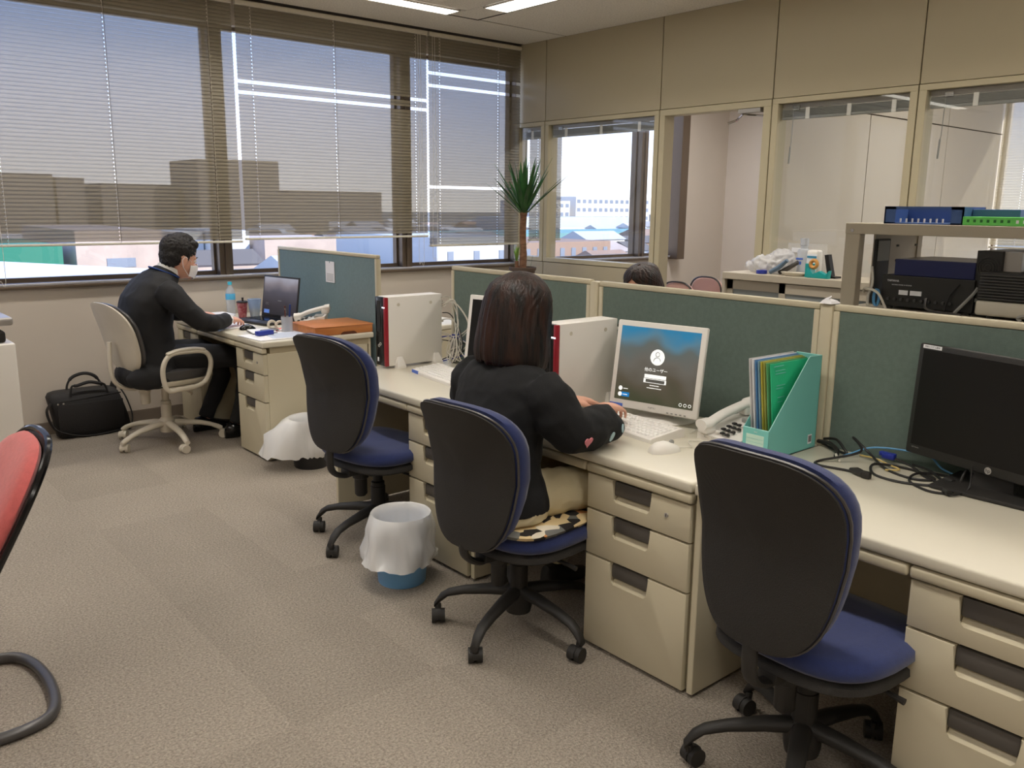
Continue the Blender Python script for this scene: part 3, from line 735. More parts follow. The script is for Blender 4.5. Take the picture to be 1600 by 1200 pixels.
bin_(1.80, 2.78, .27, .118, M['bin'], 'light blue waste bin left of the long-haired woman\'s chair', 'white plastic liner over the blue waste bin', .10, lambda a, s: .03*s*max(0, math.cos(a-R(200))), 3)
bin_(2.26, 4.44, .27, .12, M['darkbin'], 'black waste bin beside the man\'s desk pedestal', 'white plastic liner billowing out of the black waste bin', .085, lambda a, s: .13*s*max(0, math.cos(a-R(150)))**2, 5)

# ------------------------------------------------------------------ computers on the desks
def infinity(mb, c, s, Mx):
    """double-loop mark"""
    pts = []
    for k in range(28):
        a = 2*math.pi*k/28; d = 1+math.sin(a)**2
        pts.append(Mx @ Vector((c[0]+s*math.cos(a)/d, c[1]+s*1.35*math.sin(a)*math.cos(a)/d, .0008)))
    mb.tube(pts, .0011, 5, closed=True)
def tower(x0, y1, label, z=DH):
    """white tower standing on feet; front faces -X"""
    w, d, h = .095, .335, .345; y0 = y1 - w; zb = z + .012
    t = thing('desktop_computer', label, 'computer', (x0+d/2, (y0+y1)/2, z))
    MB().box((x0+.012, y0, zb), (x0+d, y1, zb+h), .003, 2).build('case', M['white_pl'], t, smooth=True)
    MB().box((x0-.006, y0+.018, zb), (x0+.012, y1, zb+h-.002), .003).build('front_bezel', M['black_gl'], t, smooth=True)
    MB().box((x0-.008, y0+.001, zb), (x0+.012, y0+.017, zb+h-.002), .003).build('red_strip', M['redpl'], t, smooth=True)
    f = MB().box((x0-.0075, y0+.03, zb+.15), (x0-.004, y0+.036, zb+.32)).box((x0-.008, y0+.046, zb+.17), (x0-.0055, y0+.076, zb+.325), .002)
    f.build('drive_bay', M['black'], t)
    MB().box((x0-.009, y0+.004, zb+.290), (x0-.005, y0+.028, zb+.296)).build('power_light', mat('power_led', C(240, 240, 250), .4, emit=C(240, 240, 250), estr=1.5), t)
    Mx = frame((x0-.0065, y1-.04, zb+.105), (0, -1, 0), (0, 0, 1))
    g = MB(); infinity(g, (0, 0), .015, Mx @ Matrix.Rotation(R(35), 4, 'Z')); g.build('emblem', M['white_pl'], t)
    MB().box((x0-.0078, y1-.03, zb+.02), (x0-.006, y1-.018, zb+.04)).build('sticker', M['paper'], t)
    for sx in (.07, .265):
        for sy in (0,):
            MB().cyl((x0+sx, y0+.001, zb+h-.04), (x0+sx, y0-.0015, zb+h-.04), .008, n=16).build('round_cap', M['cream'], t, smooth=True)
    for sx in (.045, .27):
        f = MB(); f.loft([[(x0+sx, y0-.028, z), (x0+sx+.05, y0-.028, z), (x0+sx+.05, y1+.028, z), (x0+sx, y1+.028, z)], [(x0+sx, y0-.028, z+.012), (x0+sx+.05, y0-.028, z+.012), (x0+sx+.05, y1+.028, z+.012), (x0+sx, y1+.028, z+.012)]])
        for ya, yb in ((y0-.028, y0-.001), (y1+.028, y1+.001)):
            f.loft([[(x0+sx, ya, z+.01), (x0+sx+.05, ya, z+.01), (x0+sx+.05, yb, z+.01), (x0+sx, yb, z+.01)], [(x0+sx+.012, (ya+2*yb)/3, z+.055), (x0+sx+.038, (ya+2*yb)/3, z+.055), (x0+sx+.038, yb, z+.055), (x0+sx+.012, yb, z+.055)]])
        f.build('foot', M['white_pl'], t)
    # plugs at the back
    b = MB()
    for q, (yy, zz) in enumerate(((.3, .30), (.5, .26), (.35, .20), (.6, .14), (.4, .09))):
        b.cbox((x0+d+.015, y0+w*yy, zb+zz), (.03, .018, .012), .003)
    b.build('rear_plug', M['cable_w'], t)
    return t
tower(2.262, 3.690, 'white desktop computer with black front and red strip, on the far desk')
tower(2.262, 2.468, 'white desktop computer with red strip, between the woman\'s head and the lit monitor')

def screen_mat(name, kind):
    m = bpy.data.materials.new(name); m.use_nodes = True; n = m.node_tree
    p = n.nodes['Principled BSDF']; p.inputs['Roughness'].default_value = .35; p.inputs['Base Color'].default_value = (.01, .01, .01, 1)
    tcn = n.nodes.new('ShaderNodeTexCoord'); sx = n.nodes.new('ShaderNodeSeparateXYZ'); n.links.new(tcn.outputs['Generated'], sx.inputs[0])
    nz = n.nodes.new('ShaderNodeTexNoise'); nz.inputs['Scale'].default_value = 2.6; nz.inputs['Detail'].default_value = 1.0
    n.links.new(tcn.outputs['Generated'], nz.inputs['Vector'])
    cr = n.nodes.new('ShaderNodeValToRGB'); ma = n.nodes.new('ShaderNodeMath'); ma.operation = 'MULTIPLY_ADD'
    ma.inputs[1].default_value = .55 if kind == 'lock' else .25; n.links.new(nz.outputs['Fac'], ma.inputs[0]); 
    m2 = n.nodes.new('ShaderNodeMath'); m2.operation = 'SUBTRACT'; m2.inputs[1].default_value = .275 if kind == 'lock' else .12; n.links.new(sx.outputs['Z'], m2.inputs[0]); n.links.new(m2.outputs[0], ma.inputs[2])
    n.links.new(ma.outputs[0], cr.inputs['Fac'])
    stops = {'lock': [(0, (64, 66, 46)), (.25, (84, 76, 62)), (.5, (100, 96, 88)), (.68, (92, 98, 94)), (.82, (84, 122, 140)), (1, (42, 122, 160))],
             'laptop': [(0, (30, 28, 34)), (.3, (48, 42, 46)), (.6, (72, 66, 72)), (.8, (120, 110, 112)), (1, (150, 148, 158))]}[kind]
    el = cr.color_ramp.elements
    el[0].position = 0; el[0].color = C(*stops[0][1]); el[1].position = 1; el[1].color = C(*stops[-1][1])
    for pz, c in stops[1:-1]:
        e_ = el.new(pz); e_.color = C(*c)
    n.links.new(cr.outputs[0], p.inputs['Emission Color']); p.inputs['Emission Strength'].default_value = 1.0
    return m
M['txt'] = mat('lit_white_text', C(230, 232, 230), .6, emit=C(230, 232, 230), estr=.75)
M['txt_d'] = mat('dark_text', C(60, 60, 62), .6)
M['txt_k'] = mat('black_on_screen', C(50, 50, 50), .6)
M['ui_blue'] = mat('screen_blue', C(10, 100, 160), .6, emit=C(10, 100, 160), estr=1)
M['ui_dark'] = mat('screen_dark', C(60, 58, 54), .6, emit=C(70, 68, 62), estr=1)
M['lock'] = screen_mat('lock_screen_picture', 'lock'); M['lap'] = screen_mat('laptop_screen_picture', 'laptop')
M['stickblue'] = mat('blue_sticker', C(76, 110, 200), .5)

def monitor(c, w, h, n_az, tilt, label, frame_m, glass_m, bz, bzb, base_c, lit=False, th=.045):
    """c: centre of the front of the panel; n_az: where the front looks (degrees); tilt: leaning back"""
    u = Vector((math.sin(R(n_az))*-1, math.cos(R(n_az)), 0))   # left->right as seen from the front
    nrm = Vector((math.cos(R(n_az)), math.sin(R(n_az)), 0))
    u = nrm.cross(Vector((0, 0, 1))) * -1
    v = (Vector((0, 0, 1))*math.cos(R(tilt)) - nrm*math.sin(R(tilt))).normalized()
    Mx = frame(c, u, v)      # z = u x v
    if (Mx.to_3x3() @ Vector((0, 0, 1))).dot(nrm) < 0:
        u = -u; Mx = frame(c, u, v)
    t = thing('monitor', label, 'monitor', (base_c[0], base_c[1], DH))
    b = MB(); b.box((-w/2, -h/2, -th*.45), (w/2, h/2, 0), .006, 2, M=Mx)
    b.box((-w/2+.04, -h/2+.03, -th), (w/2-.04, h/2-.03, -th*.4), .012, 2, M=Mx)
    b.build('housing', frame_m, t, smooth=True)
    b = MB(); b.box((-w/2+bz, -h/2+bzb, -.002), (w/2-bz, h/2-bz, .0008), M=Mx); so_ = b.build('screen', glass_m, t)
    # stand
    back = Mx @ Vector((0, -h*.30, -th))
    z0 = DH
    st = MB(); st.lathe([(.0, 0), (.115, 0), (.118, .004), (.10, .014), (.04, .018), (0, .018)], (base_c[0], base_c[1], z0), 36) if frame_m != M['black'] else st.box((base_c[0]-.11, base_c[1]-.14, z0), (base_c[0]+.11, base_c[1]+.14, z0+.014), .006, 2)
    st.build('base', frame_m, t, smooth=True)
    MB().loft([[(base_c[0]+dx, base_c[1]+dy, z0+.01) for dx, dy in ((-.025, -.06), (.03, -.06), (.03, .06), (-.025, .06))], [(back.x+dx+.01, back.y+dy, back.z+.03) for dx, dy in ((-.015, -.04), (.012, -.04), (.012, .04), (-.015, .04))]]).build('stand', frame_m, t)
    return t, Mx, so_
t, Mx, sc_ = monitor((2.488, 2.068, .908), .378, .338, 191, 9, 'lit white monitor showing a lock screen in front of the woman', M['white_pl'], M['lock'], .021, .032, (2.56, 2.07))
w, h = .378, .338
L = lambda x, y, z=.0012: Mx @ Matrix.Translation((x, y, z))
def disc(Mm, r, m, name, par, n=32, th=.0004):
    b = MB(); b.cyl(Mm @ Vector((0, 0, 0)), Mm @ Vector((0, 0, th)), r, n=n); return b.build(name, m, par)
disc(L(.0, .040), .030, M['txt'], 'avatar_disc', t)
g = MB(); g.tube([(L(0, .051, .0018) @ Vector((.0085*math.cos(a), .0085*math.sin(a), 0))) for a in [2*math.pi*k/20 for k in range(20)]], .0010, 4, closed=True)
g.tube([(L(0, .024, .0018) @ Vector((.0145*math.cos(a), .015*math.sin(a), 0))) for a in [math.pi*k/14 for k in range(15)]], .0010, 4); g.build('avatar_figure', M['txt_k'], t)
def ltext(s, x, y, size, m=M['txt'], al='CENTER'):
    o = text('screen_text', s, m, t, Matrix.Translation(-Vector(wloc(t))) @ L(x, y, .0014), size, .0001, al); return o
ltext('他のユーザー', 0, -.010, .0165)
for (x, y, ww_, hh_, m_, z_) in ((0, -.034, .092, .014, M['txt'], .001), (0, -.051, .096, .016, M['txt'], .0009), (.001, -.051, .080, .012, M['ui_dark'], .0012)):
    b = MB(); b.box((x-ww_/2, y-hh_/2, z_), (x+ww_/2, y+hh_/2, z_+.0003), M=Mx); b.build('input_field', m_, t)
for (y, ww_) in ((-.068, .04), (-.078, .062)):
    b = MB(); b.box((-ww_/2, y-.0012, .001), (ww_/2, y+.0012, .0013), M=Mx); b.build('small_text_line', M['txt'], t)
disc(L(-w/2+.045, -h/2+.075), .0085, M['txt'], 'user_dot', t); disc(L(-w/2+.045, -h/2+.052), .0085, M['txt'], 'user_dot', t)
b = MB(); b.box((-w/2+.052, -h/2+.044, .0009), (-w/2+.086, -h/2+.061, .0012), M=Mx); b.build('user_tile', M['ui_blue'], t)
for y in (.075, .052):
    b = MB(); b.box((-w/2+.058, -h/2+y-.0012, .0013), (-w/2+.078, -h/2+y+.0012, .0015), M=Mx); b.build('small_text_line', M['txt'], t)
for k in range(3):
    g = MB(); cx = w/2-.072+.019*k
    g.tube([(L(cx, -h/2+.046, .0014) @ Vector((.0055*math.cos(a), .0055*math.sin(a), 0))) for a in [2*math.pi*j/14 for j in range(14)]], .0010, 4, closed=True); g.build('status_icon', M['txt'], t)
b = MB(); b.box((-w/2+.004, -h/2+.002, .0005), (-w/2+.062, -h/2+.016, .0014), M=Mx); b.build('blue_sticker', M['stickblue'], t)
text('brand_text', 'FUJITSU', M['grey_pl'], t, Matrix.Translation(-Vector(wloc(t))) @ L(.0, -h/2+.016, .0008), .009, .0001)
g = MB()
for k in range(5): g.box((w/2-.125+.018*k, -h/2+.006, .0), (w/2-.117+.018*k, -h/2+.010, .0015), M=Mx)
g.build('buttons', M['grey_pl'], t)
t, Mx, sc_ = monitor((2.50, 3.02, .925), .378, .338, 193, 9, 'dark white-framed monitor half hidden behind the woman\'s hair', M['white_pl'], M['black_sc'], .021, .032, (2.57, 3.04))
t, Mx, sc_ = monitor((2.585, .905, .930), .560, .345, 166, 3, 'black widescreen monitor on the near desk, switched off', M['black'], M['black_sc'], .017, .030, (2.62, .90))
w, h = .56, .345
b = MB(); b.box((-w/2+.014, h/2-.0135, .0006), (-w/2+.078, h/2-.0025, .0012), M=Mx); b.build('name_label', M['paper'], t)
text('label_text', '検索システム端末', M['txt_d'], t, Matrix.Translation(-Vector(wloc(t))) @ Mx @ Matrix.Translation((-w/2+.046, h/2-.008, .0014)), .0066, .0001)
MM_ = Mx @ Matrix.Translation((0, -h/2+.014, .0006))
disc(MM_, .0105, M['silver'], 'emblem_disc', t)
text('emblem_text', 'hp', M['black'], t, Matrix.Translation(-Vector(wloc(t))) @ MM_ @ Matrix.Translation((0, 0, .0005)) @ Matrix.Shear('XZ', 4, (0, 0)), .0155, .0001)
text('model_text', 'LED Backlit', M['grey_pl'], t, Matrix.Translation(-Vector(wloc(t))) @ Mx @ Matrix.Translation((-w/2+.035, -h/2+.022, .0006)), .0055, .0001)

def keyboard(cx, cy, az, label, z=DH, sticker=True):
    t = thing('keyboard', label, 'keyboard', (cx, cy, z), R(az))
    # local: long side along Y, front edge toward -X
    Wd, Dp = .455, .165
    b = MB(); b.loft([[(x, y, zz) for x, y, zz in ((-Dp/2, s*Wd/2, .0), (Dp/2, s*Wd/2, .0), (Dp/2, s*Wd/2, .030), (Dp/2-.01, s*Wd/2, .033), (-Dp/2+.004, s*Wd/2, .017), (-Dp/2, s*Wd/2, .013))] for s in (-1, 1)])
    b.build('body', M['white_pl'], t, world=False)
    sl_ = math.atan2(.016, Dp-.014)
    me = MB(); me.loft([[(-.0085, -.0085, 0), (.0085, -.0085, 0), (.0085, .0085, 0), (-.0085, .0085, 0)], [(-.0065, -.0065, .006), (.0065, -.0065, .006), (.0065, .0065, .006), (-.0065, .0065, .006)]]); kme = me.mesh('key', M['key'])
    sp = MB(); sp.loft([[(-.0085, -.05, 0), (.0085, -.05, 0), (.0085, .05, 0), (-.0085, .05, 0)], [(-.0065, -.047, .006), (.0065, -.047, .006), (.0065, .047, .006), (-.0065, .047, .006)]]); sme = sp.mesh('key', M['key'])
    for r_ in range(6):
        x = -Dp/2+.022 + r_*.0215 + (.006 if r_ == 5 else 0)
        zz = .0165 + (x+Dp/2)*.105
        for c_ in range(22):
            if r_ == 0 and 6 <= c_ <= 11: continue
            if r_ == 5 and c_ in (1, 5, 10): continue
            if c_ in (14, 18) and r_ in (1, 2): 
                if c_ == 14: pass
            y = Wd/2 - .018 - c_*.0194 - (.004 if c_ > 14 else 0) - (.004 if c_ > 17 else 0)
            o = bpy.data.objects.new('key', kme); COL.objects.link(o); o.parent = t; o.location = (x, y, zz); o.rotation_euler = (0, -sl_, 0)
    x = -Dp/2+.022; o = bpy.data.objects.new('key', sme); COL.objects.link(o); o.parent = t; o.location = (x, Wd/2-.018-8.5*.0194, .0165+(x+Dp/2)*.105); o.rotation_euler = (0, -sl_, 0)
    if sticker: MB().box((-Dp/2-.001, Wd/2-.07, .002), (-Dp/2+.014, Wd/2-.004, .0165)).build('blue_sticker', M['stickblue'], t, world=False)
    return t
keyboard(2.335, 2.085, -5, 'white keyboard under the woman\'s hands')
keyboard(2.36, 3.215, -8, 'white keyboard with a blue sticker left of the woman\'s shoulder')

# mouse with cable
t = thing('computer_mouse', 'white computer mouse right of the keyboard', 'mouse', (2.195, 1.775, DH), R(-15))
b = MB(); rings = []
for (x, hw, hh) in ((-.057, .012, .010), (-.05, .022, .024), (-.03, .030, .036), (0, .031, .038), (.03, .028, .028), (.05, .022, .018), (.057, .012, .010)):
    rings.append([(x, hw*math.cos(a), max(.0, hh*math.sin(a)) if a <= math.pi else 0) for a in [2*math.pi*k/20 for k in range(20)]])
rings = [[(x, y, z) for (x, y, z) in r] for r in rings]
b.loft(rings); b.build('shell', M['white_pl'], t, smooth=60, world=False)
MB().cyl((.028, -.004, .031), (.028, .004, .031), .008, n=14).build('wheel', M['grey_pl'], t, smooth=True, world=False)
c = MB().tube(sm([(2.245, 1.765, .708), (2.30, 1.745, .706), (2.36, 1.80, .704), (2.42, 1.76, .704), (2.46, 1.83, .704), (2.56, 1.84, .704)], 8), .0018, 6).build('mouse_cable', M['cable_w'], None, smooth=True)
tag(c, 'thin white mouse cable running toward the telephone', 'cable')
c = MB().tube(sm([(2.44, 1.86, .706), (2.55, 1.88, .705), (2.62, 1.84, .705), (2.64, 1.93, .705), (2.60, 2.0, .73)], 8), .0022, 6).build('monitor_cable', M['cable_w'], None, smooth=True)
tag(c, 'white cable curling beside the foot of the lit monitor', 'cable')

def phone(cx, cy, az, z, label):
    t = thing('desk_phone', label, 'telephone', (cx, cy, z), R(az))
    # local +x away from the sitter (high side)
    MB().loft([[(-.10, y, 0), (.10, y, 0), (.10, y, .075), (.06, y, .070), (-.10, y, .022)] for y in (-.095, .095)]).build('base', M['white_pl'], t, world=False)
    sl_ = math.atan2(.048, .16)
    h = MB(); hs = sm([(-.115, .06, .058), (-.08, .06, .062), (-.02, .06, .086), (.04, .06, .104), (.09, .06, .116), (.118, .06, .120)], 5)
    n_ = len(hs); rr = [.031 if (i < 6 or i > n_-7) else .024 for i in range(n_)]
    h.tube(hs, rr, 12, flat=.62)
    h.cbox((-.088, .06, .042), (.052, .05, .034), .01).cbox((.088, .06, .094), (.052, .05, .034), .01)
    h.build('handset', M['white_pl'], t, smooth=60, world=False)
    k = MB(); 
    for i in range(4):
        for j in range(3):
            x = -.075+.024*i; y = .015-.024*j
            b = MB(); b.cbox((x, y, .028+.3*(x+.1)+.004), (.015, .016, .008), .003); b.build('button', M['black'] if (i+j) % 5 else M['white_pl'], t, world=False)
    b = MB(); b.box((.03, -.075, .062), (.085, .02, .078), .004); b.build('display', M['grey_pl'], t, world=False)
    cc = [(-.10+.006*math.cos(q*1.3), .055-.0016*q, .02+.006*math.sin(q*1.3)) for q in range(60)]
    MB().tube(cc, .0014, 4).build('coiled_cord', M['cable_w'], t, world=False)
    return t
phone(2.50, 1.70, -14, DH, 'white desk phone half behind the teal file holder')

# teal magazine file with folders
t = thing('file_holder', 'teal cardboard file holder with a ruled label', 'file holder', (2.50, 1.53, DH))
x0, x1, y0, y1, z0 = 2.366, 2.655, 1.492, 1.588, DH
sidep = [(0, 0), (x1-x0, 0), (x1-x0, .318), (x1-x0-.075, .322), (x1-x0-.085, .315), (.0, .098)]
for y in (y0, y1-.002):
    MB().prism(sidep, .002, frame((x0, y+.002, z0), (1, 0, 0), (0, 0, 1))).build('side_panel', M['teal'], t)
MB().box((x0-.001, y0, z0), (x0+.001, y1, z0+.100)).build('front_panel', M['teal'], t)
MB().box((x1-.002, y0, z0), (x1, y1, z0+.318)).build('back_panel', M['teal'], t)
MB().box((x0, y0, z0), (x1, y1, z0+.002)).build('bottom_panel', M['teal'], t)
edge = mat('card_edge', C(170, 226, 220), .6)
MB().tube([(x0, y0+.001, z0+.099), (x1-.085, y0+.001, z0+.316), (x1-.075, y0+.001, z0+.323), (x1, y0+.001, z0+.319), (x1, y1, z0+.319)], .0015, 4).tube([(x0, y0, z0+.100), (x0, y1, z0+.100)], .0014, 4).build('cut_edge', edge, t)
lb = MB().box((x0-.0018, y0+.016, z0+.008), (x0-.001, y1-.014, z0+.080)).build('ruled_label', mat('pale_label', C(196, 226, 212), .7), t)
for q in range(5): MB().box((x0-.0024, y0+.018, z0+.018+q*.012), (x0-.0018, y1-.016, z0+.0188+q*.012)).build('label_line', M['teal'], lb)
bc = MB().box((2.605, y0-.0008, z0+.018), (2.628, y0, z0+.05)).build('barcode_sticker', M['paper'], t)
for q in range(7): MB().box((2.608+q*.0027, y0-.0013, z0+.024), (2.6092+q*.0027, y0-.0008, z0+.046)).build('barcode_bar', M['txt_d'], bc)
text('maker_text', 'A4-S', M['white_pl'], t, Matrix.Translation(-Vector(wloc(t))) @ frame((x0-.0018, (y0+y1)/2, z0+.089), (0, -1, 0), (0, 0, 1)), .006, .0001)
fold = [(1.580, 'clear white plastic folder at the far side of the teal holder', C(228, 226, 228), .34), (1.5705, 'white paper sheaf in the teal holder', C(235, 232, 230), 0), (1.562, 'blue plastic folder in the teal holder', C(96, 150, 206), .15), (1.554, 'pale blue plastic folder in the teal holder', C(150, 190, 214), .2), (1.546, 'yellow plastic folder in the teal holder', C(206, 196, 84), .1), (1.538, 'olive yellow folder next to the yellow one in the teal holder', C(176, 180, 96), .1), (1.530, 'dull green folder in the teal holder', C(110, 184, 130), .1), (1.518, 'bright green clear folder at the near side of the teal holder', C(56, 206, 150), .12)]
for q, (yy, s_, col, tr) in enumerate(fold):
    zt = .325 - .002*q; xf = x0 + .016 + .004*q
    lean = .020
    m_ = film('folder_film_%d' % q, col, tr, .3) if tr else M['paper']
    b = MB()
    pts = [(xf+.03, yy, z0+.004), (x1-.01, yy, z0+.004), (x1-.035, yy+.0, z0+zt), (xf-.01, yy+lean*.4, z0+zt)]
    b.loft([[Vector(p_)+Vector((0, -.0016, 0)) for p_ in pts], [Vector(p_)+Vector((0, .0016, 0)) for p_ in pts]])
    o = b.build('plastic_folder', m_, None); tag(o, s_, 'folder')
    if q == 7:
        for k, (u0, u1, v) in enumerate(((.05, .13, .300), (.06, .15, .285), (.06, .14, .275), (.07, .12, .235), (.07, .11, .225), (.08, .12, .195), (.08, .11, .180), (.09, .12, .13))):
            MB().box((x0+u0, yy-.0022+.006*v/.3, z0+v), (x0+u1, yy-.0017+.006*v/.3, z0+v+.0025)).build('printed_line', M['teal'], o)
        MB().box((x0+.155, yy-.0022+.006, z0+.275), (x0+.195, yy-.0014+.006, z0+.29)).build('printed_box', mat('green_print', C(10, 176, 150), .5), o)

# cables on the near desk
def cable(label, pts, r, m, name='cable', n=6):
    c = MB().tube(sm(pts, 10), r, 6).build(name, m, None, smooth=True); tag(c, label, 'cable'); return c
def coil(cx, cy, cz, rx_, ry_, ph, k=14, lift=.0):
    return [(cx+rx_*math.cos(ph+2*math.pi*j/k), cy+ry_*math.sin(ph+2*math.pi*j/k), cz+lift*abs(math.sin(j))) for j in range(k+1)]
z = DH+.004
t = thing('power_cable', 'black power cable looped on the near desk, plug at the front', 'cable', (2.54, 1.25, DH))
MB().tube(sm([(2.463, 1.222, .709), (2.47, 1.28, z), (2.455, 1.36, z), (2.50, 1.385, z), (2.60, 1.30, .735), (2.66, 1.36, .76), (2.66, 1.30, .72), (2.58, 1.20, z), (2.55, 1.10, z), (2.60, 1.06, z), (2.64, 1.16, z), (2.58, 1.24, .712), (2.50, 1.20, z), (2.49, 1.10, z), (2.56, 1.02, z), (2.64, 1.09, .712), (2.67, 1.16, .712)], 8), .0042, 8).build('cord', M['cable_b'], t, smooth=True)
MB().tube([(2.452, 1.21, .712), (2.463, 1.235, .712), (2.468, 1.262, .711)], [.011, .013, .006], 8, flat=1).cbox((2.450, 1.20, .712), (.018, .028, .022), .004).build('plug', M['black'], t, smooth=True)
t = thing('video_cable', 'black video cable with blue connector under the widescreen monitor', 'cable', (2.64, 1.18, DH))
MB().tube(sm([(2.655, 1.21, .722), (2.645, 1.15, .712), (2.60, 1.09, z), (2.56, 1.02, z), (2.50, .97, z), (2.47, 1.02, z), (2.52, 1.10, z), (2.60, 1.11, .71), (2.66, 1.05, z), (2.63, .96, z), (2.60, .985, .71), (2.62, .98, .75)], 8), .0040, 8).build('cord', M['cable_b'], t, smooth=True)
MB().cbox((2.662, 1.235, .725), (.022, .042, .020), .004).cbox((2.668, 1.262, .727), (.016, .012, .014), .002).build('connector', M['bluecon'], t, smooth=True)
MB().cyl((2.60, 1.03, .711), (2.585, 1.00, .711), .009, n=12).cyl((2.49, .985, .711), (2.475, .965, .711), .009, n=12).build('ferrite_core', M['black'], t, smooth=True)
cable('light blue network cable arching behind the black cables', [(2.60, 1.36, .706), (2.63, 1.35, .712), (2.68, 1.30, .735), (2.695, 1.20, .745), (2.69, 1.12, .745), (2.67, 1.07, .72), (2.68, 1.02, .705)], .0032, M['cable_bl'], 'network_cable')
cable('tan audio cable tangled among the black cables', [(2.66, 1.33, .706), (2.64, 1.27, .712), (2.62, 1.21, .708), (2.60, 1.17, .708), (2.58, 1.18, .706), (2.57, 1.20, .705)], .0028, M['cable_y'], 'audio_cable')
cable('bundle of black cables coming out behind the teal holder', [(2.69, 1.50, .712), (2.66, 1.44, .722), (2.62, 1.39, .715), (2.585, 1.375, .707)], .0075, M['cable_b'], 'cable_bundle')
cable('black cable lying over the bundle behind the teal holder', [(2.69, 1.48, .725), (2.68, 1.43, .735), (2.65, 1.385, .72), (2.64, 1.37, .706), (2.66, 1.44, .708), (2.69, 1.49, .71)], .0045, M['cable_b'])
cable('white cable end lying in front of the black bundle', [(2.585, 1.375, .712), (2.56, 1.355, .707), (2.545, 1.34, .706)], .0045, M['cable_w'])
cable('thin black wire hanging from the widescreen monitor', [(2.47, .965, .708), (2.50, .95, .706), (2.545, .94, .72), (2.56, .945, .78)], .003, M['cable_b'])
# cable nests behind the towers
rn = random.Random(11)
def nest(x, y, n_, label):
    t = thing('cable_nest', label, 'cable', (x, y, DH))
    for q in range(n_):
        a = rn.uniform(0, 6); h0 = rn.uniform(.06, .33)
        pts = [(x-.03, y+rn.uniform(-.03, .03), DH+h0), (x+.03, y+rn.uniform(-.05, .02), DH+h0+rn.uniform(-.02, .03)), (x+rn.uniform(.02, .08), y-rn.uniform(.04, .14), DH+h0*.6+.02), (x+rn.uniform(-.03, .07), y-rn.uniform(.02, .16), DH+h0*.25+.02), (x+rn.uniform(-.06, .05), y-rn.uniform(.0, .2), DH+.006)]
        m_ = M['cable_w'] if rn.random() < .75 else (M['cable_b'] if rn.random() < .6 else M['bluecon'])
        MB().tube(sm(pts, 6), .0028, 5).build('cable_strand', m_, t, smooth=True)
    for q in range(3):
        cx, cy = x-.02+.01*q, y-.075-.01*q
        MB().tube([(cx+.012*math.sin(a), cy+.028*math.cos(a), DH+.075+.065*math.sin(a)) for a in [2*math.pi*k/18 for k in range(18)]], .0028, 5, closed=True).build('cable_strand', M['cable_w'], t, smooth=True)
    return t
nest(2.635, 3.62, 13, 'nest of white cables behind the far white computer')
nest(2.635, 2.40, 8, 'white cables behind the second white computer')
t = thing('power_adapter', 'small white adapter with blue plug among the far cables', 'adapter', (2.66, 3.56, DH))
MB().cbox((2.66, 3.56, DH+.06), (.05, .03, .12), .005).build('case', M['grey_pl'], t, smooth=True)
MB().cbox((2.66, 3.56, DH+.135), (.034, .028, .022), .003).build('plug', M['bluecon'], t)

# ------------------------------------------------------------------ man's desk
MZ = MDH
t = thing('laptop', 'black open laptop on the man\'s desk', 'laptop', (2.47, 5.46, MZ))
Mx = frame((2.468, 5.46, MZ), (0.17, -.985, 0), (.985, .17, 0))    # u: to the right of the man's view, v: away from him
b = MB(); b.box((-.19, -.115, .002), (.19, .115, .018), .004, 2, M=Mx); b.build('base', M['black'], t, smooth=True)
b = MB()
for r_ in range(5):
    for c_ in range(14): b.box((-.165+c_*.0236, .085-r_*.024-.019, .018), (-.165+c_*.0236+.02, .085-r_*.024, .0205), M=Mx)
kb = b.build('keyboard', M['black_gl'], t); kb['kind'] = 'stuff'
b = MB(); b.box((-.05, -.10, .018), (.05, -.045, .0188), M=Mx); b.build('touchpad', M['tube'], t)
Ms = Mx @ Matrix.Translation((0, .118, .012)) @ Matrix.Rotation(R(106-0), 4, 'X')
Ms = Mx @ Matrix.Translation((0, .118, .012)) @ Matrix.Rotation(R(82), 4, 'X')
b = MB(); b.box((-.20, 0, -.008), (.20, .290, .0), .003, 2, M=Ms); b.build('lid', M['black'], t, smooth=True)
b = MB(); b.box((-.188, .024, -.0), (.188, .278, .0012), M=Ms); b.build('screen', M['lap'], t)
b = MB(); b.box((-.17, .030, .0014), (-.11, .055, .0018), M=Ms); b.build('screen_window', mat('laptop_blue', C(60, 90, 150), .5, emit=C(80, 110, 170), estr=1), t)
b = MB(); b.box((-.02, .12, .0014), (.02, .124, .0017), M=Ms).box((-.16, .09, .0014), (-.12, .092, .0017), M=Ms).box((-.16, .10, .0014), (-.125, .102, .0017), M=Ms); b.build('small_text_line', M['grey_pl'], t)

t = thing('wooden_box', 'flat orange-brown wooden box at the corner of the man\'s desk', 'box', (2.63, 4.86, MZ))
b = MB(); Bx = Matrix.Translation((2.625, 4.815, MZ)) @ Matrix.Rotation(R(-1), 4, 'Z')
b = MB(Bx); b.box((-.195, -.165, .0), (.20, .165, .052), .006, 2); b.build('tray_body', M['wood'], t, smooth=True)
b = MB(Bx); b.box((-.198, -.168, .048), (.203, .168, .056), .004, 2); b.build('lid', M['wood'], t, smooth=True)
b = MB(Bx); b.prism([(-.055, 0), (.055, 0), (.05, .010), (.035, .017), (-.035, .017), (-.05, .010)], .003, frame((.03, -.165, .0), (1, 0, 0), (0, 0, 1))); b.build('cutout_shade', mat('wood_shadow_gap', C(90, 46, 22), .8), t)  # solid dark piece, the shade of a finger cutout put into its colour
phone(2.63, 5.10, -35, MZ, 'cream desk phone behind the wooden box')

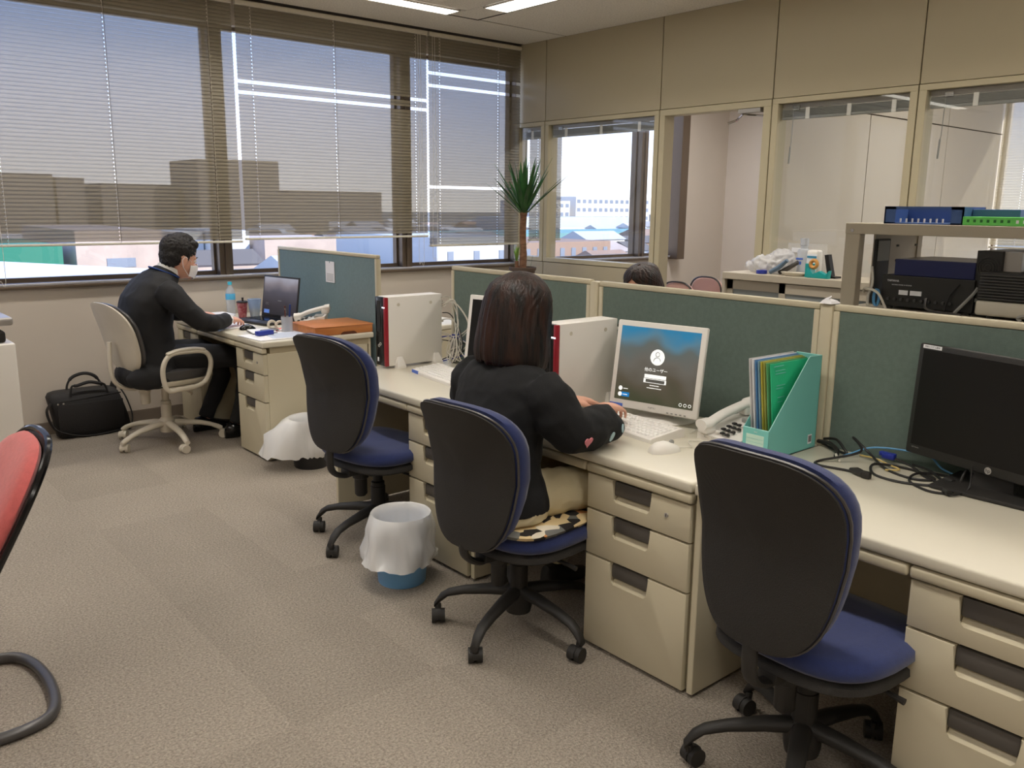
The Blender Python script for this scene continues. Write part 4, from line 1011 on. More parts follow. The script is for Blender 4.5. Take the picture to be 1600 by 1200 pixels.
t = thing('pen_holder', 'clear plastic pen holder left of the wooden box', 'pen holder', (2.38, 4.93, MZ))
MB().lathe([(.032, 0), (.034, .002), (.036, .10), (.033, .10), (.031, .004), (0, .004)], (2.38, 4.93, MZ), 24).build('cup', film('clear_plastic', C(210, 214, 220), .6, .1), t, smooth=True)
def pen(x, y, lx, ly, h, m, label, r=.0045):
    o = MB().tube([(x, y, MZ+.008), (x+lx, y+ly, MZ+h)], r, 8).tube([(x+lx*.86+.006, y+ly*.86, MZ+h*.80), (x+lx+.006, y+ly, MZ+h*.99)], .0016, 5).build('pen', m, None, smooth=True); tag(o, label, 'pen')
pen(2.374, 4.936, .0, .006, .165, mat('dark_red_pen', C(96, 52, 48), .4), 'dark red pen in the clear holder')
pen(2.388, 4.925, .01, -.008, .175, mat('navy_pen', C(36, 60, 120), .4), 'navy blue pen in the clear holder', .006)
pen(2.385, 4.94, -.012, .0, .15, M['grey_pl'], 'grey pencil in the clear holder', .0035)
# black holder behind phone antenna
o = MB().tube([(2.72, 5.09, MZ+.10), (2.72, 5.09, MZ+.19)], .004, 8).build('antenna', M['cable_b'], None, smooth=True)
bpy.data.objects.remove(o)
# bottle, cups
t = thing('water_bottle', 'clear water bottle with light blue cap', 'bottle', (2.44, 5.93, MZ))
fb = film('bottle_plastic', C(214, 220, 226), .55, .08)
MB().lathe([(.028, 0), (.032, .006), (.030, .05), (.032, .06), (.030, .075), (.032, .09), (.0325, .155), (.026, .185), (.013, .21), (.012, .222)], (2.44, 5.93, MZ), 24).build('body', fb, t, smooth=True)
MB().lathe([(.0335, .115), (.0335, .155), (.0330, .156), (.0330, .114)], (2.44, 5.93, MZ), 24).build('label_band', mat('sky_blue', C(86, 180, 226), .5), t, smooth=True)
MB().lathe([(.0145, .218), (.0145, .238), (0, .24)], (2.44, 5.93, MZ), 20).build('cap', mat('cyan_cap', C(70, 200, 230), .4), t, smooth=True)
t = thing('paper_cup', 'dark red paper cup with black lid stopper', 'cup', (2.455, 5.77, MZ))
MB().lathe([(.026, 0), (.0262, .002), (.037, .108), (.0365, .108), (.0, .106)], (2.455, 5.77, MZ), 24).build('cup_body', mat('wine_print', C(142, 36, 56), .5, col2=C(176, 120, 120), vscale=60), t, smooth=True)
MB().lathe([(.0385, .105), (.0385, .112), (.034, .116), (0, .114)], (2.455, 5.77, MZ), 24).build('lid', M['black'], t, smooth=True)
MB().tube([(2.46, 5.77, MZ+.112), (2.46, 5.77, MZ+.140)], [.007, .008], 8).build('stopper', M['black'], t, smooth=True)
t = thing('plastic_cup', 'clear pale blue plastic cup between paper cup and laptop', 'cup', (2.545, 5.77, MZ))
MB().lathe([(.03, 0), (.031, .003), (.048, .125), (.046, .125), (.029, .005), (0, .004)], (2.545, 5.77, MZ), 24).build('cup_wall', film('blue_clear', C(170, 196, 230), .45, .1), t, smooth=True)
MB().lathe([(.029, .005), (.036, .05), (0, .05)], (2.545, 5.77, MZ), 20).build('contents', mat('cup_contents', C(220, 196, 150), .6), t, smooth=True)
t = thing('packet', 'cream packet leaning beside the laptop screen', 'packet', (2.70, 5.78, MZ))
MB().loft([[(2.67, 5.72, MZ), (2.75, 5.72, MZ), (2.75, 5.86, MZ), (2.67, 5.86, MZ)], [(2.69, 5.73, MZ+.07), (2.74, 5.73, MZ+.07), (2.74, 5.85, MZ+.07), (2.69, 5.85, MZ+.07)], [(2.71, 5.75, MZ+.12), (2.73, 5.75, MZ+.12), (2.73, 5.83, MZ+.12), (2.71, 5.83, MZ+.12)]]).build('pouch', M['cream'], t)
# papers
def sheet(x, y, az, w_, d_, z_, label, th=.002, m=None, name='paper_sheet', cat='paper'):
    Q = Matrix.Translation((x, y, z_)) @ Matrix.Rotation(R(az), 4, 'Z')
    o = MB(Q).box((-d_/2, -w_/2, 0), (d_/2, w_/2, th)).build(name, m or M['paper'], None); tag(o, label, cat); return o
sheet(2.26, 4.83, 4, .28, .36, MZ+.001, 'printed sheets at the near edge of the man\'s desk', .004)
o = sheet(2.34, 4.80, -8, .20, .28, MZ+.006, 'pale blue printed form lying on the sheets', .0015, mat('bluish_paper', C(206, 216, 236), .8))
for q in range(9): MB(Matrix.Translation((2.34, 4.80, MZ+.0078)) @ Matrix.Rotation(R(-8), 4, 'Z')).box((-.12, -.085+q*.019, 0), (.11 if q % 3 else .06, -.084+q*.019, .0004)).build('printed_line', M['grey_pl'], o)
o = sheet(2.22, 5.42, 3, .30, .22, MZ+.001, 'white sheet under the man\'s hands', .003)
sheet(2.24, 5.84, -6, .21, .30, MZ+.001, 'stack of papers near the bottle', .022)
sheet(2.25, 5.85, 4, .21, .30, MZ+.024, 'top sheet tilted on the stack near the bottle', .004)
t = thing('notebook', 'open grey notebook with white pages near the mouse', 'notebook', (2.235, 5.02, MZ))
MB(Matrix.Translation((2.245, 5.0, MZ+.005)) @ Matrix.Rotation(R(-12), 4, 'Z')).box((-.075, -.09, 0), (.075, .09, .006), .001, 1).build('cover', M['tube'], t)
MB(Matrix.Translation((2.245, 5.0, MZ+.011)) @ Matrix.Rotation(R(-12), 4, 'Z')).box((-.072, -.087, 0), (.072, .087, .004)).build('pages', M['paper'], t)
t = thing('pocket_calculator', 'grey pocket calculator lying on the notebook', 'calculator', (2.285, 4.985, MZ))
Q = Matrix.Translation((2.285, 4.975, MZ+.0155)) @ Matrix.Rotation(R(20), 4, 'Z')
MB(Q).box((-.05, -.032, 0), (.05, .032, .008), .002).build('case', M['grey_pl'], t)
MB(Q).box((.02, -.026, .008), (.042, .026, .009)).build('display', M['tube'], t)
t = thing('blue_box', 'small royal blue box on the papers', 'box', (2.20, 4.86, MZ))
Q = Matrix.Translation((2.20, 4.865, MZ+.008)) @ Matrix.Rotation(R(12), 4, 'Z')
MB(Q).box((-.055, -.02, 0), (.055, .02, .026), .003).build('carton', M['bluecon'], t, smooth=True)
t = thing('computer_mouse', 'black computer mouse beside the man\'s hand', 'mouse', (2.235, 5.19, MZ), R(0))
b = MB(); rings = []
for (x, hw, hh) in ((-.05, .010, .008), (-.045, .022, .022), (-.02, .029, .034), (.01, .028, .034), (.035, .024, .022), (.05, .012, .010)):
    rings.append([(x, hw*math.cos(a), max(0, hh*math.sin(a))) for a in [2*math.pi*k/18 for k in range(18)]])
b.loft(rings); b.build('shell', M['black_gl'], t, smooth=60, world=False)
t = thing('plastic_clips', 'cream plastic cable reel in front of the phone', 'reel', (2.37, 5.08, MZ))
for q, (x, y) in enumerate(((2.36, 5.10), (2.39, 5.05))):
    MB().tube([(x+.026*math.cos(a), y+.006*math.sin(a*1), MZ+.030+.024*math.sin(a)) for a in [2*math.pi*k/16 for k in range(16)]], .0085, 6, closed=True).build('ring', M['cream'], t, smooth=True)
t = thing('candy_wrappers', 'red and white wrapped sweets beside the pen holder', 'sweets', (2.345, 4.975, MZ))
for q, (x, y) in enumerate(((2.335, 4.99), (2.36, 4.965), (2.35, 5.005))):
    b = MB(); b.ell((x, y, MZ+.012), (.014, .011, .009)).tube([(x-.026, y-.004, MZ+.014), (x-.012, y, MZ+.012)], [.008, .003], 6).tube([(x+.026, y+.004, MZ+.014), (x+.012, y, MZ+.012)], [.008, .003], 6)
    b.build('sweet', mat('red_wrap_%d' % q, C(226, 96, 92) if q != 1 else C(236, 226, 224), .4), t, smooth=True)
# notice pinned to the screen
t = thing('pinned_notice', 'white notice hanging on the man\'s blue-grey screen', 'notice', (2.843, 5.21, 1.06))
MB().box((2.8435, 5.155, .985), (2.8455, 5.275, 1.125)).build('sheet', M['paper'], t)
b = MB()
for q in range(6): b.box((2.8432, 5.17, .995+q*.009), (2.8436, 5.262, .998+q*.009))
b.build('printed_lines', M['grey_pl'], t)
MB().cyl((2.841, 5.215, 1.120), (2.8445, 5.215, 1.120), .006, n=12).build('pin', M['chrome'], t)
# things on the facing desk
t = thing('orange_book', 'orange book lying behind the man\'s screen', 'book', (3.0, 4.75, MDH))
MB().box((2.93, 4.66, MDH), (3.09, 4.86, MDH+.035), .002).build('cover', M['wood'], t); MB().box((2.925, 4.665, MDH+.004), (3.085, 4.855, MDH+.031)).build('pages', M['paper'], t)
o = MB().box((2.94, 4.68, MDH+.036), (3.08, 4.84, MDH+.07), .003).build('paper_stack', M['paper'], None); tag(o, 'white paper stack on the orange book behind the screen', 'paper')

# ------------------------------------------------------------------ people
def remesh(mb, name, m, parent, voxel, it=6, wr=0.0, wscale=9.0, cut=None, fine=None):
    bmesh.ops.recalc_face_normals(mb.bm, faces=mb.bm.faces)
    me = bpy.data.meshes.new(name+'_src'); mb.bm.to_mesh(me); mb.bm.free()
    o = bpy.data.objects.new(name+'_src', me); COL.objects.link(o)
    r = o.modifiers.new('r', 'REMESH'); r.mode = 'VOXEL'; r.voxel_size = voxel; r.use_smooth_shade = True
    s = o.modifiers.new('s', 'SMOOTH'); s.factor = .5; s.iterations = it
    dg = bpy.context.evaluated_depsgraph_get(); dg.update()
    me2 = bpy.data.meshes.new_from_object(o.evaluated_get(dg)); me2.name = name
    bpy.data.objects.remove(o); bpy.data.meshes.remove(me)
    if wr > 0:
        nr = [v.normal.copy() for v in me2.vertices]
        for v, n_ in zip(me2.vertices, nr):
            q = v.co*wscale
            f = noise.noise(q) + .5*noise.noise(q*2.3)
            v.co += n_*(wr*(abs(f)*-1.2+.3))
    off = wloc(parent)
    for v in me2.vertices: v.co -= off
    me2.materials.clear(); me2.materials.append(m); me2.shade_smooth()
    o2 = bpy.data.objects.new(name, me2); COL.objects.link(o2); o2.parent = parent
    return o2
def rot_frame(c, fwd, up=(0, 0, 1)):
    f = Vector(fwd).normalized(); u = Vector(up); l = u.cross(f).normalized(); u = f.cross(l)
    return Matrix.Translation(c) @ Matrix((f, l, u)).transposed().to_4x4()
def head(mb, F, s=1.0):
    E = lambda c, r, **k: mb.ell([a*s for a in c], [a*s for a in r], M=F, **k)
    E((-.008, 0, .030), (.094, .076, .086)); E((.022, 0, -.028), (.066, .062, .086)); E((.034, 0, -.080), (.044, .044, .030))
    E((.080, 0, -.022), (.016, .010, .024)); E((.092, 0, -.034), (.013, .014, .010)); E((.070, 0, .012), (.018, .050, .012))
    E((.068, .034, -.036), (.020, .022, .018)); E((.068, -.034, -.036), (.020, .022, .018)); E((.078, 0, -.068), (.010, .024, .009)); E((.072, 0, -.096), (.014, .020, .012))
    for q in (-1, 1): E((-.004, q*.074, -.020), (.017, .009, .031)); E((.004, q*.079, -.012), (.012, .006, .020))
def face_parts(F, s, parent, brow=True):
    off = Matrix.Translation(-wloc(parent))
    for q in (-1, 1):
        b = MB(off @ F); b.ell((.073*s, q*.030*s, -.004*s), (.012*s, .014*s, .009*s)); e_ = b.build('eye', M['white_pl'], parent, smooth=True, world=False)
        b = MB(off @ F); b.ell((.081*s, q*.030*s, -.004*s), (.005*s, .006*s, .006*s)); b.build('iris', M['black_gl'], e_, smooth=True, world=False)
        b = MB(off @ F); b.tube([(.084*s, q*.016*s, .014*s), (.086*s, q*.032*s, .020*s), (.074*s, q*.050*s, .015*s)], [.003*s, .004*s, .002*s], 6); b.build('eyebrow', M['hair_m'], parent, smooth=True, world=False)
    b = MB(off @ F); b.tube([(.084*s, .020*s, -.069*s), (.091*s, 0, -.068*s), (.084*s, -.020*s, -.069*s)], [.002*s, .0055*s, .002*s], 6); b.build('lips', mat('lips', C(190, 110, 104), .45), parent, smooth=True, world=False)
def hand(mb, wr_, d, nrm, side, curl=.5, s=1.0):
    """d: direction of the fingers, nrm: back of the hand, side=+1 thumb toward nrm x d"""
    d = Vector(d).normalized(); n_ = Vector(nrm); n_ = (n_-d*n_.dot(d)).normalized(); u = n_.cross(d)*side   # u: toward the thumb
    w0 = Vector(wr_); P = lambda a, b, c=0: w0 + d*a*s + u*b*s + n_*c*s
    def ring(a, w, t, c=0): return [P(a, w*math.cos(q), c + t*math.sin(q)) for q in [2*math.pi*k/14 for k in range(14)]]
    mb.loft([ring(-.03, .027, .020), ring(0, .028, .019), ring(.02, .034, .018, .002), ring(.055, .040, .016, .004), ring(.085, .041, .013, .002), ring(.094, .036, .010)])
    Ls = [(.033, .070, .0083), (.0115, .078, .0086), (-.0105, .073, .0083), (-.031, .057, .0074)]
    for k, (b0, L, r) in enumerate(Ls):
        sp = b0*.22; c = curl*(1+.12*k)
        a0, z0 = .080, .002; pts = [P(a0-.02, b0*.9, z0)]; ang = c*.25
        A, Bz = a0, z0; pts.append(P(A, b0, Bz)); fr = [.45, .30, .25]
        for j, f in enumerate(fr):
            A += L*f*math.cos(ang); Bz -= L*f*math.sin(ang); b0 += sp*f; pts.append(P(A, b0, Bz)); ang += c*.75
        mb.tube(pts, [r*1.05*s, r*1.05*s, r*s, r*.95*s, r*.72*s], 8)
    mb.tube([P(.012, .022, -.004), P(.036, .045, -.012), P(.060, .054, -.020), P(.080, .052, -.025)], [.013*s, .0115*s, .010*s, .0075*s], 8)
def limb(mb, pts, rs, k=1.0, n=14): mb.tube(pts, [r*k for r in rs], n)
def torso_rings(rings, k=1.0, grow=0.0, n=28):
    out = []
    for (c, rx_, ry_, az, lean) in rings:
        f = Vector((math.cos(az)*math.cos(lean), math.sin(az)*math.cos(lean), -math.sin(lean))); l = Vector((-math.sin(az), math.cos(az), 0))
        out.append([Vector(c) + f*(rx_*k+grow)*math.copysign(abs(math.cos(q))**.9, math.cos(q)) + l*(ry_*k+grow)*math.copysign(abs(math.sin(q))**.85, math.sin(q)) for q in [2*math.pi*j/n for j in range(n)]])
    return out
def patch(F, r, m, name, parent, shape='heart'):
    """flat embroidered motif lying on cloth, in frame F (z = outward)"""
    pts = []
    for k in range(24):
        a = 2*math.pi*k/24
        if shape == 'heart': x = 16*math.sin(a)**3/17; y = (13*math.cos(a)-5*math.cos(2*a)-2*math.cos(3*a)-math.cos(4*a))/17
        else: x = .55*math.cos(a); y = math.sin(a)
        pts.append((x*r, y*r))
    off = Matrix.Translation(-wloc(parent))
    b = MB(off); b.prism(pts, .003, F); return b.build(name, m, parent, world=False)

# ---- woman in the black sweater
wt = thing('person', 'woman with shoulder-length dark brown hair in a black sweater typing, seen from behind', 'person', (1.85, 2.17, 0))
hz = 1.145; HC = Vector((1.915, 2.195, hz)); HF = rot_frame(HC, (.97, -.10, -.16))
TR = [((1.80, 2.17, .475), .125, .185, 0, 0), ((1.80, 2.17, .54), .125, .185, 0, 0), ((1.79, 2.17, .64), .110, .158, 0, .02), ((1.80, 2.175, .74), .108, .155, 0, .05), ((1.825, 2.18, .84), .112, .178, 0, .1), ((1.85, 2.185, .91), .100, .190, 0, .2), ((1.865, 2.188, .955), .080, .165, 0, .3), ((1.88, 2.19, .99), .060, .095, 0, .3), ((1.89, 2.192, 1.01), .05, .055, 0, .3)]
RA = [((1.855, 2.03, .920), .078), ((1.86, 1.985, .89), .084), ((1.875, 1.955, .83), .084), ((1.905, 1.925, .785), .078), ((1.99, 1.935, .778), .074), ((2.08, 1.965, .776), .070), ((2.135, 2.005, .776), .054), ((2.190, 2.045, .790), .030)]
LA = [((1.855, 2.34, .920), .078), ((1.86, 2.385, .89), .084), ((1.88, 2.42, .83), .082), ((1.92, 2.44, .785), .074), ((2.00, 2.42, .775), .070), ((2.10, 2.37, .772), .064), ((2.20, 2.32, .775), .046), ((2.245, 2.295, .775), .030)]
RL = [((1.82, 2.10, .53), .088), ((1.98, 2.06, .535), .080), ((2.14, 2.03, .53), .070), ((2.26, 2.01, .505), .058), ((2.29, 2.01, .38), .052), ((2.27, 2.01, .20), .040), ((2.25, 2.01, .10), .034)]
LL = [((1.82, 2.25, .53), .088), ((1.98, 2.30, .535), .080), ((2.14, 2.33, .53), .070), ((2.26, 2.34, .505), .058), ((2.29, 2.34, .38), .052), ((2.27, 2.34, .20), .040), ((2.25, 2.34, .10), .034)]
b = MB(); head(b, HF, .98); b.tube([HC+Vector((-.02, 0, -.05)), (1.885, 2.193, 1.02), (1.875, 2.19, .97)], [.048, .046, .06], 14)
b.loft(torso_rings(TR, .86)); 
for A_ in (RA, LA): limb(b, [p for p, r in A_][:-1] + [A_[-1][0]], [min(r, .048)*.72 for p, r in A_][:-1] + [.024])
for A_ in (RL, LL): limb(b, [p for p, r in A_], [r*.82 for p, r in A_])
hand(b, (2.205, 2.052, .800), (.93, .30, -.22), (.05, -.1, 1), 1, .75, .92); hand(b, (2.262, 2.287, .778), (.93, -.25, -.18), (.05, .1, 1), -1, .75, .92)
remesh(b, 'body', M['skin'], wt, .0042, 3)
face_parts(HF, .98, wt)
b = MB(); b.loft(torso_rings([((1.80, 2.17, .500), .128, .188, 0, 0)] + TR[1:-1], 1.0, .016)); 
for A_ in (RA, LA): limb(b, [p for p, r in A_], [r for p, r in A_])
b.ell((2.09, 1.950, .764), (.078, .058, .052)); b.ell((2.11, 2.385, .78), (.074, .062, .058))
b.tube([(1.895+.0*math.cos(a)+.052*math.cos(a), 2.192+.058*math.sin(a), 1.0+.015*math.cos(a)) for a in [2*math.pi*k/20 for k in range(20)]], .010, 8, closed=True)
sw = remesh(b, 'sweater', M['knit'], wt, .008, 7, .006, 11)
b = MB(); b.loft(torso_rings([((1.80, 2.17, .47), .135, .19, 0, 0), ((1.80, 2.17, .50), .145, .20, 0, 0), ((1.80, 2.17, .56), .135, .19, 0, 0), ((1.80, 2.17, .62), .112, .16, 0, 0)]))
for A_ in (RL, LL): limb(b, [p for p, r in A_], [r*1.04 for p, r in A_])
remesh(b, 'trousers', M['pants'], wt, .009, 5, .007, 16)
for A_ in (RL, LL):
    f = Vector(A_[-1][0]); b = MB(); b.loft([[(f.x+x, f.y+hw*math.cos(a), max(.002, .0+hh*(1+math.sin(a))*.5)) for a in [2*math.pi*k/16 for k in range(16)]] for (x, hw, hh) in ((-.07, .02, .06), (-.055, .034, .10), (0, .036, .105), (.05, .038, .07), (.11, .044, .055), (.155, .034, .045), (.175, .015, .03))]); b.build('shoe', M['black'], wt, smooth=60)
# collar and mask
b = MB(); b.ell((.052, 0, -.058), (.055, .056, .052), M=HF); b.build('face_mask', M['mask'], wt, smooth=True)
b = MB(); b.loft([[(1.945, 2.10, .985), (1.965, 2.13, .97), (1.95, 2.15, 1.0), (1.93, 2.12, 1.012)], [(1.95, 2.102, .99), (1.97, 2.132, .975), (1.955, 2.152, 1.005), (1.935, 2.122, 1.017)]]); b.build('collar', M['shirt'], wt)
# hair: cap and a curtain open at the face
def bob(F, s, parent, m, prof, face=46, seed=0.0, jag=.012):
    off = Matrix.Translation(-wloc(parent)); b = MB(off @ F); n_ = 150
    rings = []
    for i, (z, rb_, rs, ff) in enumerate(prof):
        f0 = R(ff); outer, inner = [], []
        for j in range(n_):
            a = f0 + (2*math.pi-2*f0)*j/(n_-1)
            ca, sa = math.cos(a), math.sin(a)
            rx_ = rb_ if ca < 0 else rb_*.86
            g = .0035*noise.noise((a*9+seed, z*3, 0)) + .0022*noise.noise((a*26+seed, z*4, 3)) + .003*noise.noise((a*3, z*9, 1))
            zz = z + (jag*noise.noise((a*7, 5, seed)) if i == len(prof)-1 else 0)
            outer.append(((rx_+g)*ca*s-.008*s, (rs+g)*sa*s, zz*s))
            inner.append(((rx_-.020)*ca*s-.008*s, (rs-.020)*sa*s, zz*s))
        rings.append(outer + list(reversed(inner)))
    b.loft(rings)
    return b.build('hair', m, parent, smooth=70, world=False)
prof = [(.120, .030, .028, 1), (.112, .062, .056, 1), (.098, .088, .078, 1), (.078, .106, .094, 4), (.052, .116, .103, 26), (.02, .121, .108, 44), (-.02, .124, .112, 50), (-.06, .125, .119, 50), (-.10, .124, .125, 46), (-.135, .120, .128, 42), (-.156, .114, .126, 40), (-.166, .107, .120, 42)]
hw = bob(HF, 1.08, wt, M['hair_w'], prof, seed=1.7)
b = MB(Matrix.Translation(-wloc(wt)) @ HF); b.ell((-.008, 0, .050), (.108, .098, .092), nu=32, nv=18); b.build('hair_crown', M['hair_w'], wt, smooth=True, world=False)
# sleeve motifs
pk = mat('pink_embroidery', C(226, 140, 150), .9); lb_ = mat('pale_blue_embroidery', C(170, 196, 206), .9)
def on_cloth(c, nrm, up=(0, 0, 1)):
    nn = Vector(nrm).normalized(); v = Vector(up); v = (v - nn*v.dot(nn)).normalized(); u = v.cross(nn)
    return frame(Vector(c) + nn*.003, u, v)
patch(on_cloth((1.912, 1.858, .766), (.10, -.93, -.30)), .021, pk, 'heart_motif', wt)
patch(on_cloth((2.060, 1.893, .752), (.10, -.88, -.40)), .019, lb_, 'oval_motif', wt, 'oval')
patch(on_cloth((2.118, 1.900, .768), (.40, -.90, .02)), .015, lb_, 'oval_motif', wt, 'oval')
# seat cushion
cu = mat('floral_cushion', C(222, 206, 180), .9)
n = cu.node_tree; p = n.nodes['Principled BSDF']; vo = n.nodes.new('ShaderNodeTexVoronoi'); vo.inputs['Scale'].default_value = 24
tcn = n.nodes.new('ShaderNodeTexCoord'); n.links.new(tcn.outputs['Object'], vo.inputs['Vector'])
cr = n.nodes.new('ShaderNodeValToRGB'); cr.color_ramp.interpolation = 'CONSTANT'; se = n.nodes.new('ShaderNodeSeparateColor'); n.links.new(vo.outputs['Color'], se.inputs[0]); n.links.new(se.outputs[0], cr.inputs['Fac'])
el = cr.color_ramp.elements; el[0].color = C(40, 36, 34); el[1].position = .3; el[1].color = C(232, 208, 160)
for pz, c in ((.45, (214, 150, 90)), (.6, (120, 120, 116)), (.75, (236, 226, 206))): e_ = el.new(pz); e_.color = C(*c)
n.links.new(cr.outputs[0], p.inputs['Base Color'])
t = thing('seat_cushion', 'thin floral cushion in cream, orange and black under the seated woman', 'cushion', (1.90, 2.15, .43))
b = MB(Matrix.Rotation(R(5), 4, 'Z')); o_ = outline(.43, .44, 40, 3.4, 0)
b.loft([[(a*k, c*k, z-.022*max(0, (a*k-.1)/.12)**2) for a, c in o_] for (z, k) in ((.006, .5), (.004, .95), (.018, 1.0), (.032, .95), (.036, .6), (.036, .05))]); b.build('cushion_cover', cu, t, smooth=60, world=False)

# ---- man in the black suit
mt_ = thing('person', 'man in black suit with white face mask working at a laptop near the windows', 'person', (1.80, 5.47, 0))
HC = Vector((1.925, 5.44, 1.165)); HF = rot_frame(HC, (.94, .08, -.22))
TR = [((1.73, 5.47, .46), .13, .185, 0, 0), ((1.73, 5.47, .54), .145, .195, 0, 0), ((1.705, 5.47, .66), .148, .18, 0, .1), ((1.70, 5.475, .78), .148, .185, 0, .2), ((1.725, 5.48, .90), .138, .205, 0, .3), ((1.77, 5.48, .99), .110, .205, 0, .4), ((1.81, 5.475, 1.040), .084, .16, 0, .5), ((1.842, 5.465, 1.070), .072, .095, 0, .5), ((1.856, 5.462, 1.088), .066, .072, 0, .55)]
RA = [((1.77, 5.30, .985), .078), ((1.80, 5.255, .95), .080), ((1.86, 5.21, .87), .072), ((1.94, 5.175, .79), .062), ((2.02, 5.20, .772), .056), ((2.10, 5.265, .775), .050), ((2.155, 5.31, .776), .044)]
LA = [((1.77, 5.66, .985), .078), ((1.80, 5.71, .95), .080), ((1.87, 5.76, .87), .072), ((1.94, 5.80, .80), .062), ((2.02, 5.78, .778), .054), ((2.085, 5.755, .776), .048), ((2.12, 5.745, .776), .044)]
RL = [((1.76, 5.38, .545), .095), ((1.95, 5.34, .55), .088), ((2.12, 5.32, .545), .078), ((2.24, 5.31, .50), .066), ((2.26, 5.31, .36), .060), ((2.22, 5.31, .20), .052), ((2.18, 5.31, .09), .050)]
LL = [((1.76, 5.56, .545), .095), ((1.93, 5.58, .55), .088), ((2.08, 5.60, .545), .078), ((2.20, 5.61, .50), .066), ((2.22, 5.61, .36), .060), ((2.14, 5.60, .20), .052), ((2.08, 5.59, .09), .050)]
b = MB(); head(b, HF, 1.12); b.tube([HC+Vector((-.035, 0, -.06)), (1.865, 5.455, 1.085), (1.84, 5.465, 1.03)], [.058, .058, .066], 14)
b.loft(torso_rings(TR, .84))
limb(b, [p for p, r in RA], [r*.62 for p, r in RA][:-1]+[.029]); limb(b, [p for p, r in LA], [r*.62 for p, r in LA][:-1]+[.029])
for A_ in (RL, LL): limb(b, [p for p, r in A_], [r*.8 for p, r in A_])
hand(b, (2.17, 5.325, .770), (.80, .50, -.10), (-.1, -.3, 1), 1, .9, 1.05); hand(b, (2.135, 5.742, .765), (.92, -.32, -.08), (0, 0, 1), -1, .6, 1.05)
remesh(b, 'body', M['skin'], mt_, .0045, 3)
face_parts(HF, 1.12, mt_)
b = MB(); b.loft(torso_rings(TR[1:], 1.0, .008))
for A_ in (RA, LA): limb(b, [p for p, r in A_], [r for p, r in A_])
b.ell((1.66, 5.29, .46), (.15, .07, .075)).ell((1.60, 5.47, .46), (.09, .18, .08))
b.loft(torso_rings([((1.72, 5.47, .43), .17, .225, 0, 0), ((1.715, 5.47, .50), .165, .215, 0, 0), ((1.71, 5.47, .60), .155, .195, 0, .05)]))
remesh(b, 'suit_jacket', M['suit'], mt_, .009, 6, .007, 8)
b = MB(); b.loft(torso_rings([((1.850, 5.462, 1.070), .070, .078, 0, .5), ((1.866, 5.458, 1.108), .066, .070, 0, .5), ((1.866, 5.458, 1.110), .062, .066, 0, .5)])); b.build('shirt_collar', M['shirt'], mt_, smooth=True)
b = MB(); b.tube([(1.842+.088*math.cos(a), 5.464+.100*math.sin(a), 1.072-.040*math.cos(a)) for a in [R(50)+2*math.pi*k/24*.74 for k in range(24)]], .0095, 6, flat=.6); b.build('lanyard', M['lanyard'], mt_, smooth=True)
for (c, d) in (((2.158, 5.313, .774), (.80, .50, -.1)), ((2.124, 5.744, .774), (.92, -.32, -.05))):
    d = Vector(d).normalized(); c = Vector(c); MB().tube([c-d*.01, c+d*.016], [.038, .036], 14, flat=.9).build('shirt_cuff', M['shirt'], mt_, smooth=True)
b = MB()
for A_ in (RL, LL): limb(b, [p for p, r in A_], [r for p, r in A_])
remesh(b, 'trousers', M['suit'], mt_, .010, 5, .006, 9)
for A_ in (RL, LL):
    f = Vector(A_[-1][0]); b = MB(); b.loft([[(f.x+x, f.y+hw*math.cos(a), max(.002, .0+hh*(1+math.sin(a))*.5)) for a in [2*math.pi*k/16 for k in range(16)]] for (x, hw, hh) in ((-.08, .02, .06), (-.065, .038, .10), (0, .042, .11), (.06, .044, .08), (.13, .05, .06), (.185, .040, .05), (.21, .018, .035))]); b.build('shoe', M['black_gl'], mt_, smooth=60)
b = MB(); s = 1.12
off = Matrix.Translation(-wloc(mt_))
b = MB(off @ HF)
def mk(r_): return [[(.022*s+ (r_+ .008*math.cos(v*1.2) - .010*max(0, -v))*math.cos(u)*s*1.02, .90*r_*math.sin(u)*s, (-.058+.046*v*(1-.35*abs(math.sin(u))))*s - .004*abs(math.sin(u))*s) for u in [R(-78)+R(156)*k/18 for k in range(19)]] for v in (-1, -.6, -.2, .2, .6, 1)]
o1, o2 = mk(.079), mk(.076)
b.loft([a_+list(reversed(b_)) for a_, b_ in zip(o1, o2)]); b.build('face_mask', M['mask'], mt_, smooth=60, world=False)
for q in (-1, 1):
    MB(off @ HF).tube([(.045*s, q*.064*s, -.012*s), (.018*s, q*.078*s, .002*s), (-.006*s, q*.084*s, .008*s), (-.018*s, q*.084*s, -.012*s), (-.006*s, q*.082*s, -.050*s), (.040*s, q*.066*s, -.092*s)], .0016*s, 5).build('ear_loop', M['mask'], mt_, smooth=True, world=False)
# short hair: lumpy cap
b = MB(HF); 
E = lambda c, r: b.ell([a*s for a in c], [a*s for a in r], nu=28, nv=16)
E((-.016, 0, .046), (.100, .083, .086)); E((-.040, 0, .005), (.070, .077, .062)); E((-.056, 0, -.030), (.044, .060, .040)); E((.045, 0, .086), (.045, .062, .030)); E((.0, 0, .11), (.06, .05, .03))
hh = remesh(b, 'hair', M['hair_m'], mt_, .006, 3, .010, 55)
for q in (-1, 1): MB(off @ HF).tube([(.020*s, q*.073*s, .03*s), (.016*s, q*.074*s, .0), (.014*s, q*.073*s, -.018*s)], [.012, .009, .004], 8).build('sideburn', M['hair_m'], mt_, smooth=True, world=False)

